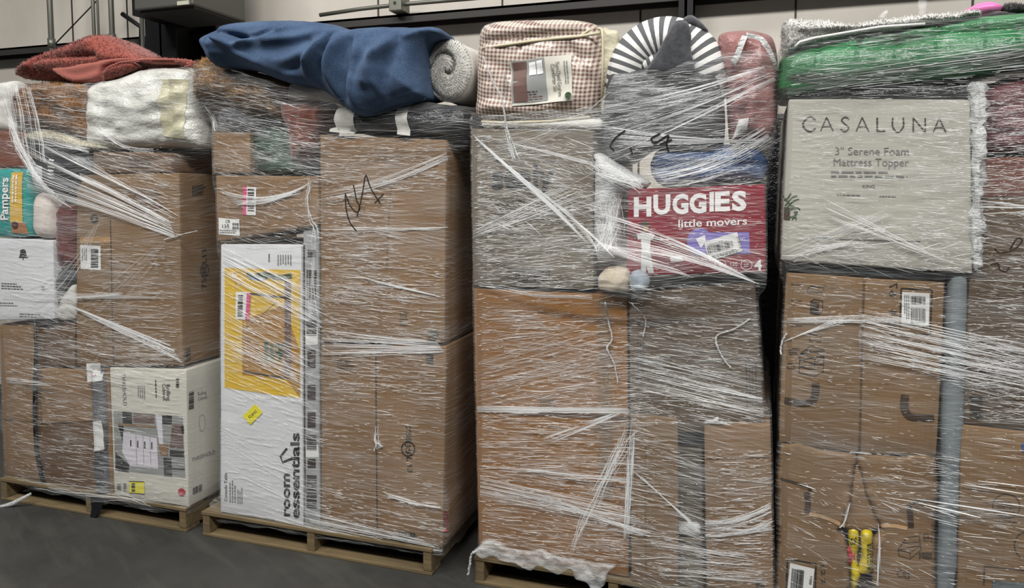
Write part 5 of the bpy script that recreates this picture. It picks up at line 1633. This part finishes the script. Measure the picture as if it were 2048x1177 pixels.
    def band(s, line, wpx, mi=3, lift=0.002):
        """Film gathered into a bundle of creases along a pixel line, wpx wide."""
        ln = spline(line, False, 8)
        m = len(ln)
        for _ in range(int(wpx * 1.3 + m * 0.5)):
            a = rnd.randrange(0, max(1, m - 5))
            e = min(m - 1, a + rnd.randrange(5, 16))
            o0, o1 = rnd.gauss(0, 0.3) * wpx, rnd.gauss(0, 0.3) * wpx
            pts = []
            for i in range(a, e + 1):
                d = ln[min(i + 1, m - 1)] - ln[max(i - 1, 0)]
                nn = Vector((-d.y, d.x, 0)).normalized()
                q = ln[i] + nn * (o0 + (o1 - o0) * (i - a) / max(1, e - a) + 0.08 * wpx * noise.noise(Vector((i * .7, o0, 1))))
                pts.append((q.x, q.y))
            s.sliver(pts, rnd.uniform(0.0015, 0.0038), 1 if rnd.random() < 0.4 else 2)

    def build(s, tails=()):
        o = mk('stretch_film', s.V, s.F, s.mats, uv=s.UV, mi=s.MI)
        tag(o, s.label, 'stretch film', 'stretch film wrapped round the loads')
        FRONT[o.name] = 2.83
        for line, r in tails:
            ln = spline(line, False, 8)
            P = []
            for p in ln:
                h = s.hit(p.x, p.y)
                q = h[0] + h[1] * 0.006 if h else Q(p.x, p.y, 2.82)
                P.append(q)
            R = [r * (0.6 + 0.7 * abs(noise.noise(Vector((i * 0.6, r * 900, 0))) + 0.3)) for i in range(len(P))]
            P = [p + Vector((0.004 * noise.noise(Vector((i * .9, 0, r * 500))), 0, 0)) for i, p in enumerate(P)]
            tube('loose_tail', P, R, M['rope'], parent=o, seg=7, flat=0.6)
        return o


# added dark blocker hiding the lit wall in the gap between right hand loads
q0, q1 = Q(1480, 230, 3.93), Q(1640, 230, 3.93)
gap_blocker = boxmesh('black_bundle', (q0.x, 3.93, 0.125), (q1.x, 4.02, q0.z), M['black_bag'], bev=0.004)
tag(gap_blocker, 'tall black wrapped bundle deep in the gap between the crimson nappy carton and topper carton', 'bundle')
# leftmost load
W = Wrap(S1, X1a, X1b, [(-40, 166), (10, 164), (60, 168), (190, 168), (300, 146), (400, 146), (470, 150)],
         'stretch film on the load with the white cabinet carton, fanning down from its upper corner', m_film('stretch_film_sheet', 0.02, 0.42, 0.0))
W.streaks([(0, 165), (190, 168), (190, 290), (60, 270), (0, 300)], 420, 0.12, 0.08)
W.streaks([(190, 160), (415, 140), (420, 300), (190, 300)], 260, 0.02, 0.12, (6, 45))
W.fan(46, ((2, 180), (30, 300)), ((60, 330), (150, 420)), sag=14)
W.fan(75, ((52, 290), (60, 380)), ((330, 440), (345, 482)), sag=-4, w=(0.0018, 0.0042))
W.fan(40, ((60, 280), (180, 320)), ((300, 400), (358, 440)), w=(0.0015, 0.003))
W.fan(40, ((10, 165), (60, 175)), ((20, 300), (110, 330)), sag=-10, w=(0.0015, 0.003))
W.streaks([(180, 295), (345, 300), (358, 480), (230, 400)], 520, 0.30, 0.12)
W.fan(30, ((120, 640), (190, 690)), ((300, 490), (350, 480)), w=(0.0012, 0.002), mi=2)
W.streaks([(153, 480), (360, 480), (364, 735), (153, 735)], 900, 0.05, 0.06)
W.streaks([(0, 250), (50, 250), (60, 480), (0, 480)], 140, 0.15, 0.1)
W.streaks([(0, 480), (110, 480), (150, 640), (0, 640)], 240, 0.10, 0.22)
W.fan(22, ((30, 560), (80, 640)), ((170, 470), (205, 440)), sag=24, w=(0.0015, 0.003))
W.fan(26, ((0, 580), (0, 600)), ((250, 592), (360, 600)), w=(0.0015, 0.003), mi=2)
W.fan(46, ((110, 600), (180, 640)), ((330, 690), (364, 735)), w=(0.0018, 0.0035))
W.streaks([(0, 640), (220, 640), (365, 735), (365, 760), (0, 800)], 820, 0.16, 0.08)
W.streaks([(0, 790), (205, 800), (212, 990), (10, 965)], 560, 0.13, 0.07)
W.streaks([(215, 740), (372, 742), (376, 1005), (225, 990)], 340, 0.17, 0.07)
W.fan(18, ((0, 758), (0, 770)), ((70, 762), (110, 775)), w=(0.002, 0.004))
W.band([(5, 590), (60, 600), (150, 596), (240, 588)], 9)
W.band([(12, 968), (90, 978), (220, 990), (300, 1004), (372, 1010)], 22)
W.band([(4, 180), (20, 240), (40, 290), (75, 330)], 22)
W.band([(190, 250), (240, 290), (300, 300)], 10)
W.band([(60, 280), (110, 286), (180, 300)], 16)
w1 = W.build(tails=[([(322, 480), (360, 470), (395, 462)], 0.003)])

# second load
W = Wrap(S2, X2a, X2b, [(380, 140), (405, 132), (440, 128), (575, 175), (690, 205), (800, 206), (930, 212), (980, 214)],
         'stretch film on the load below the blue blanket, slanting over the yellow picture', m_film('stretch_film_sheet', 0.02, 0.42, 3.7))
W.streaks([(402, 140), (575, 170), (640, 300), (425, 262), (405, 205)], 340, 0.18, 0.08, (10, 80))
W.streaks([(425, 225), (640, 260), (640, 350), (425, 350)], 420, 0.24, 0.1)
W.streaks([(430, 350), (640, 350), (640, 490), (432, 490)], 420, 0.12, 0.2, (8, 50))
W.fan(40, ((430, 375), (470, 410)), ((600, 380), (640, 350)), sag=18, w=(0.0015, 0.003))
W.streaks([(640, 270), (892, 280), (892, 380), (640, 400)], 720, 0.02, 0.07)
W.fan(34, ((640, 380), (640, 410)), ((890, 300), (890, 330)), sag=10, w=(0.0015, 0.003))
W.streaks([(640, 390), (780, 390), (780, 540), (640, 540)], 560, 0.06, 0.06)
W.fan(16, ((640, 455), (640, 460)), ((890, 455), (890, 462)), w=(0.002, 0.004))
W.streaks([(640, 510), (890, 510), (890, 600), (640, 600)], 420, 0.09, 0.06)
W.streaks([(640, 560), (800, 560), (889, 690), (640, 690)], 620, 0.12, 0.06)
W.fan(40, ((700, 550), (760, 570)), ((860, 590), (890, 600)), w=(0.0012, 0.0025))
W.fan(60, ((640, 660), (640, 720)), ((870, 685), (886, 710)), w=(0.0015, 0.0035))
W.fan(40, ((440, 490), (440, 560)), ((640, 580), (640, 680)), w=(0.0018, 0.0035))
W.streaks([(442, 540), (604, 540), (604, 800), (442, 800)], 620, 0.42, 0.05, (10, 60), w=(0.0014, 0.0034))
W.fan(55, ((442, 600), (442, 780)), ((604, 680), (604, 840)), w=(0.0015, 0.0035))
W.streaks([(442, 790), (604, 800), (606, 1045), (442, 1000)], 320, 0.26, 0.08, (8, 60))
W.fan(12, ((442, 860), (442, 940)), ((604, 960), (620, 1040)), w=(0.0012, 0.0028))
W.streaks([(642, 700), (890, 700), (890, 780), (642, 800)], 460, 0.05, 0.05)
W.streaks([(642, 780), (888, 780), (886, 1000), (642, 980)], 360, 0.08, 0.06, (6, 50))
W.fan(16, ((760, 985), (780, 1000)), ((870, 1008), (884, 1022)), sag=4, w=(0.002, 0.004))
W.streaks([(610, 960), (884, 1020), (884, 1105), (610, 1050)], 520, 0.2, 0.06, (8, 60))
W.fan(36, ((600, 1020), (620, 1050)), ((830, 1080), (880, 1105)), w=(0.0018, 0.004))
W.streaks([(604, 440), (645, 440), (645, 900), (604, 900)], 260, 0.12, 0.1, (6, 30))
W.band([(620, 355), (613, 400), (618, 440), (626, 470), (622, 560), (620, 640)], 16)
W.band([(640, 470), (720, 462), (800, 458), (888, 458)], 8)
W.band([(470, 410), (520, 402), (600, 384)], 8)
W.band([(440, 1016), (520, 1030), (640, 1062), (760, 1090), (880, 1108)], 14)
W.band([(415, 210), (424, 235), (426, 262)], 10)
W.band([(752, 850), (748, 880), (756, 900)], 14)
w2 = W.build(tails=[([(745, 905), (752, 890), (760, 897)], 0.004)])

# third load
W = Wrap(S3, X3a, X3b, [(920, 226), (1000, 230), (1200, 215), (1230, 150), (1330, 142), (1440, 112), (1500, 100), (1560, 106), (1600, 106)],
         'stretch film on the load with the crimson nappy carton, its hem ragged and bunched', m_film('stretch_film_sheet', 0.035, 0.52, 7.9), zbot=0.10)
W.streaks([(958, 215), (1210, 215), (1210, 262), (945, 262)], 340, -0.05, 0.1, (15, 90))
W.fan(60, ((990, 250), (1010, 320)), ((1200, 200), (1240, 170)), sag=20, w=(0.0012, 0.0028), mi=2)
W.fan(50, ((1200, 200), (1215, 330)), ((1520, 130), (1556, 160)), sag=10, w=(0.0015, 0.003))
W.streaks([(1200, 150), (1555, 140), (1545, 300), (1200, 300)], 560, -0.14, 0.07, (15, 100))
W.fan(60, ((1200, 250), (1240, 290)), ((1430, 280), (1540, 280)), sag=4, w=(0.0015, 0.003))
W.fan(60, ((1280, 345), (1330, 375)), ((1520, 240), (1555, 300)), sag=18, w=(0.0015, 0.0032))
W.streaks([(1210, 290), (1540, 270), (1530, 370), (1290, 376)], 480, -0.14, 0.1, (12, 90))
W.fan(55, ((942, 268), (950, 280)), ((1120, 420), (1190, 500)), w=(0.0015, 0.0035))
W.fan(40, ((942, 268), (960, 270)), ((1180, 320), (1210, 340)), w=(0.0012, 0.0025), mi=2)
W.fan(40, ((1060, 370), (1080, 380)), ((1190, 470), (1240, 520)), w=(0.0018, 0.004))
W.fan(46, ((942, 460), (942, 480)), ((1120, 360), (1190, 400)), w=(0.0012, 0.003))
W.streaks([(942, 270), (975, 270), (972, 572), (944, 572)], 420, -0.12, 0.06, (8, 34))
W.streaks([(970, 270), (1190, 270), (1190, 420), (970, 480)], 900, 0.12, 0.25, (10, 60))
W.streaks([(970, 430), (1190, 400), (1190, 580), (960, 572)], 1100, -0.06, 0.09, (10, 70))
W.streaks([(1250, 370), (1530, 370), (1530, 550), (1250, 550)], 420, 0.03, 0.06, (8, 50))
W.fan(60, ((1190, 420), (1210, 500)), ((1480, 545), (1520, 570)), sag=-12, w=(0.0015, 0.003))
W.fan(34, ((1190, 480), (1200, 500)), ((1330, 520), (1400, 560)), w=(0.0015, 0.003))
W.streaks([(945, 590), (1255, 600), (1256, 830), (950, 820)], 1150, -0.05, 0.1, (10, 80))
W.fan(60, ((950, 730), (950, 820)), ((1190, 640), (1254, 760)), w=(0.0012, 0.0028), mi=2)
W.streaks([(1256, 565), (1525, 565), (1530, 850), (1258, 850)], 1500, 0.14, 0.1, (10, 70))
W.fan(50, ((1258, 700), (1258, 780)), ((1520, 760), (1530, 850)), w=(0.0015, 0.003))
W.fan(60, ((948, 815), (950, 830)), ((1255, 815), (1260, 830)), w=(0.0015, 0.003))
W.streaks([(950, 815), (1260, 820), (1255, 950), (950, 950)], 760, 0.0, 0.05, (15, 100))
W.fan(16, ((1080, 880), (1110, 890)), ((1220, 830), (1256, 825)), w=(0.002, 0.0035))
W.streaks([(950, 940), (1260, 960), (1260, 1140), (955, 1100)], 1100, 0.10, 0.06, (12, 90))
W.fan(50, ((955, 960), (955, 1000)), ((1230, 1010), (1330, 1070)), w=(0.0012, 0.003))
W.streaks([(1258, 840), (1400, 930), (1400, 1175), (1258, 1175)], 560, 0.22, 0.12, (10, 60))
W.fan(60, ((1260, 940), (1290, 960)), ((1380, 1040), (1410, 1080)), w=(0.0012, 0.003))
W.streaks([(1410, 900), (1545, 900), (1545, 1177), (1412, 1177)], 760, -0.02, 0.06, (10, 70))
W.fan(36, ((1300, 1080), (1320, 1160)), ((1480, 1100), (1545, 1177)), w=(0.0012, 0.0025))
W.fan(44, ((1410, 1040), (1410, 1075)), ((1540, 1000), (1545, 1050)), sag=10, w=(0.002, 0.004))
W.band([(944, 572), (1000, 578), (1080, 590), (1190, 592)], 12)
W.band([(942, 270), (1000, 320), (1080, 385), (1150, 440), (1200, 500)], 9)
W.band([(1006, 240), (1015, 280), (1030, 325)], 12)
W.band([(1180, 330), (1230, 350), (1290, 372)], 30)
W.band([(1220, 390), (1222, 440), (1220, 500)], 44)
W.band([(1258, 850), (1240, 900), (1200, 980), (1160, 1060), (1140, 1120)], 24)
W.band([(950, 940), (1050, 945), (1160, 955), (1260, 962)], 10)
W.band([(960, 985), (1080, 1000), (1200, 1040), (1300, 1070)], 10)
W.band([(1420, 1062), (1480, 1066), (1543, 1056)], 14)
W.band([(1260, 850), (1258, 960), (1250, 1080)], 16)
w3 = W.build(tails=[([(1216, 600), (1214, 640), (1222, 680), (1212, 700), (1226, 730), (1234, 770)], 0.004), ([(1268, 600), (1284, 625), (1290, 650), (1284, 676)], 0.0035),
                    ([(1500, 640), (1470, 660), (1436, 672), (1432, 690), (1446, 720), (1462, 740)], 0.004), ([(966, 112), (985, 160), (1004, 200), (1014, 260), (1030, 320)], 0.004),
                    ([(985, 1110), (960, 1105), (944, 1108), (940, 1130), (936, 1150)], 0.009)])
inflate('ragged_hem', [(946, 1104), (960, 1090), (972, 1080), (1000, 1084), (1016, 1096), (1060, 1102), (1084, 1098), (1110, 1112), (1150, 1118), (1190, 1126), (1232, 1130), (1216, 1146), (1208, 1172), (1186, 1180), (1172, 1166), (1150, 1158), (1142, 1138), (1118, 1150), (1098, 1142), (1076, 1132), (1060, 1142), (1030, 1128), (1000, 1122), (985, 1112), (966, 1118), (955, 1112)], 2.832, 0.010, 0.004, 0.012, M['foam'], None, None, parent=w3, wr=0.014, wscale=(30, 30), sp=0.008, amp=0.006, nscale=20)

# rightmost load
W = Wrap(S4, X4a, X4b, [(1520, 100), (1570, 84), (1700, 66), (1800, 52), (1950, 34), (2100, 26), (2200, 26)],
         'stretch film on the load below the green comforter, with long glinting creases low down', m_film('stretch_film_sheet', 0.015, 0.30, 12.3))
W.streaks([(1560, 95), (1700, 75), (2048, 40), (2048, 140), (1700, 190), (1565, 195)], 420, -0.10, 0.05, (15, 110))
W.fan(10, ((1700, 140), (1700, 180)), ((2048, 80), (2048, 150)), w=(0.0015, 0.003))
W.streaks([(1690, 160), (2048, 150), (2048, 200), (1690, 200)], 200, -0.02, 0.05, (15, 90))
W.streaks([(1580, 200), (1940, 200), (1945, 480), (1565, 480)], 760, 0.03, 0.06, (8, 50))
W.streaks([(1800, 200), (1945, 200), (1945, 545), (1840, 545)], 560, 0.04, 0.07, (8, 60))
W.fan(30, ((1640, 390), (1660, 440)), ((1840, 500), (1940, 540)), w=(0.0012, 0.0028))
W.fan(30, ((1565, 500), (1580, 520)), ((1760, 420), (1790, 430)), w=(0.0012, 0.0025), mi=2)
W.streaks([(1562, 450), (1940, 450), (1945, 545), (1562, 525)], 560, 0.08, 0.2, (10, 70))
W.streaks([(1950, 200), (2048, 200), (2048, 400), (1950, 400)], 620, -0.03, 0.1, (10, 80))
W.streaks([(1950, 400), (2048, 400), (2048, 850), (1920, 850)], 1000, 0.08, 0.12, (10, 90))
W.fan(14, ((1955, 400), (1955, 430)), ((2060, 405), (2060, 430)), w=(0.003, 0.006))
W.streaks([(1572, 550), (1890, 565), (1880, 780), (1565, 760)], 620, 0.10, 0.08, (8, 60))
W.fan(30, ((1575, 640), (1575, 650)), ((1700, 630), (1900, 650)), w=(0.0015, 0.003))
W.fan(20, ((1565, 690), (1580, 680)), ((1660, 640), (1740, 636)), w=(0.0015, 0.003))
W.fan(70, ((1720, 620), (1720, 720)), ((2060, 680), (2060, 800)), w=(0.0015, 0.0036))
W.streaks([(1720, 640), (2048, 700), (2048, 830), (1720, 700)], 620, 0.24, 0.08, (15, 100))
W.streaks([(1562, 770), (1880, 780), (1875, 1000), (1558, 960)], 180, 0.10, 0.1, (8, 50))
W.streaks([(1880, 860), (2048, 870), (2048, 1177), (1880, 1177)], 260, 0.14, 0.08, (10, 70))
W.streaks([(1558, 960), (1870, 1000), (1870, 1177), (1555, 1177)], 260, 0.35, 0.25, (8, 50))
W.streaks([(1740, 900), (1920, 920), (1920, 1060), (1740, 1000)], 260, 0.12, 0.06, (10, 60))
for a, b, ww in (((1836, 1004), (2060, 1040), .008), ((1840, 1012), (1965, 1042), .010), ((1850, 1018), (1915, 1040), .006), ((1925, 974), (2060, 996), .007), ((1960, 968), (2060, 980), .006),
                 ((1600, 975), (1632, 985), .006), ((1764, 1010), (1800, 1030), .005), ((1770, 1000), (1850, 1012), .004), ((1760, 1005), (1880, 1040), .003), ((1880, 1050), (1920, 1060), .003), ((2000, 1012), (2060, 1020), .006)):
    W.sliver([(a[0] + (b[0] - a[0]) * t, a[1] + (b[1] - a[1]) * t) for t in (0, .25, .5, .75, 1)], ww, 1)  # wide creases whose brightest glints are painted white
W.band([(1566, 518), (1640, 500), (1700, 488)], 14)
W.band([(1700, 912), (1720, 912), (1745, 915)], 4)
W.band([(1756, 1045), (1760, 1090), (1756, 1177)], 5)
W.band([(1680, 1062), (1690, 1050), (1700, 1010)], 4)
W.band([(1950, 725), (2000, 740), (2060, 752)], 8)
w4 = W.build(tails=[([(1575, 670), (1566, 688), (1562, 710)], 0.004)])
inflate('loose_flap', [(1836, 2), (1852, -2), (1856, 14), (1848, 32), (1836, 30)], 3.05, 0.004, 0.004, 0.01, M['clear'], None, None, parent=w4, sp=0.01)
inflate('loose_flap', [(1756, 34), (1772, 20), (1778, 24), (1768, 36)], 3.00, 0.004, 0.004, 0.01, M['foam'], None, None, parent=w4, sp=0.008)
stroke(w2, [(688, 388), (690, 420), (698, 447), (710, 462)], 0.005, M['ink'], sub=6, off=0.003, more=([(688, 388), (698, 412), (710, 425), (717, 418), (714, 408), (710, 400), (704, 370)], [(711, 434), (716, 415), (721, 392), (729, 351), (738, 376), (757, 407)], [(746, 407), (764, 388)]))
stroke(w3, [(1252, 262), (1234, 275), (1222, 292), (1230, 302)], 0.006, M['ink'], more=([(1262, 296), (1266, 308)], [(1322, 268), (1304, 278), (1312, 286), (1338, 272), (1334, 288), (1338, 304)], [(1320, 290), (1345, 280)]), off=0.004)
stroke(w4, [(1988, 497), (2000, 506), (2028, 500), (2046, 482), (2034, 478), (2020, 500)], 0.005, M['ink_soft'], off=0.003, more=([(1980, 530), (1996, 528), (2000, 540), (2012, 544), (2020, 536)],))
# film tail on the floor beside the leftmost pallet
t = tube('film_tail', [Q(x, y, z) for x, y, z in ((62, 988, 2.82), (40, 1000, 2.80), (25, 1008, 2.79), (10, 1012, 2.78), (-8, 1016, 2.77), (-20, 1020, 2.77))], [.006, .010, .012, .009, .008, .006], M['rope'], seg=8, parent=w1)
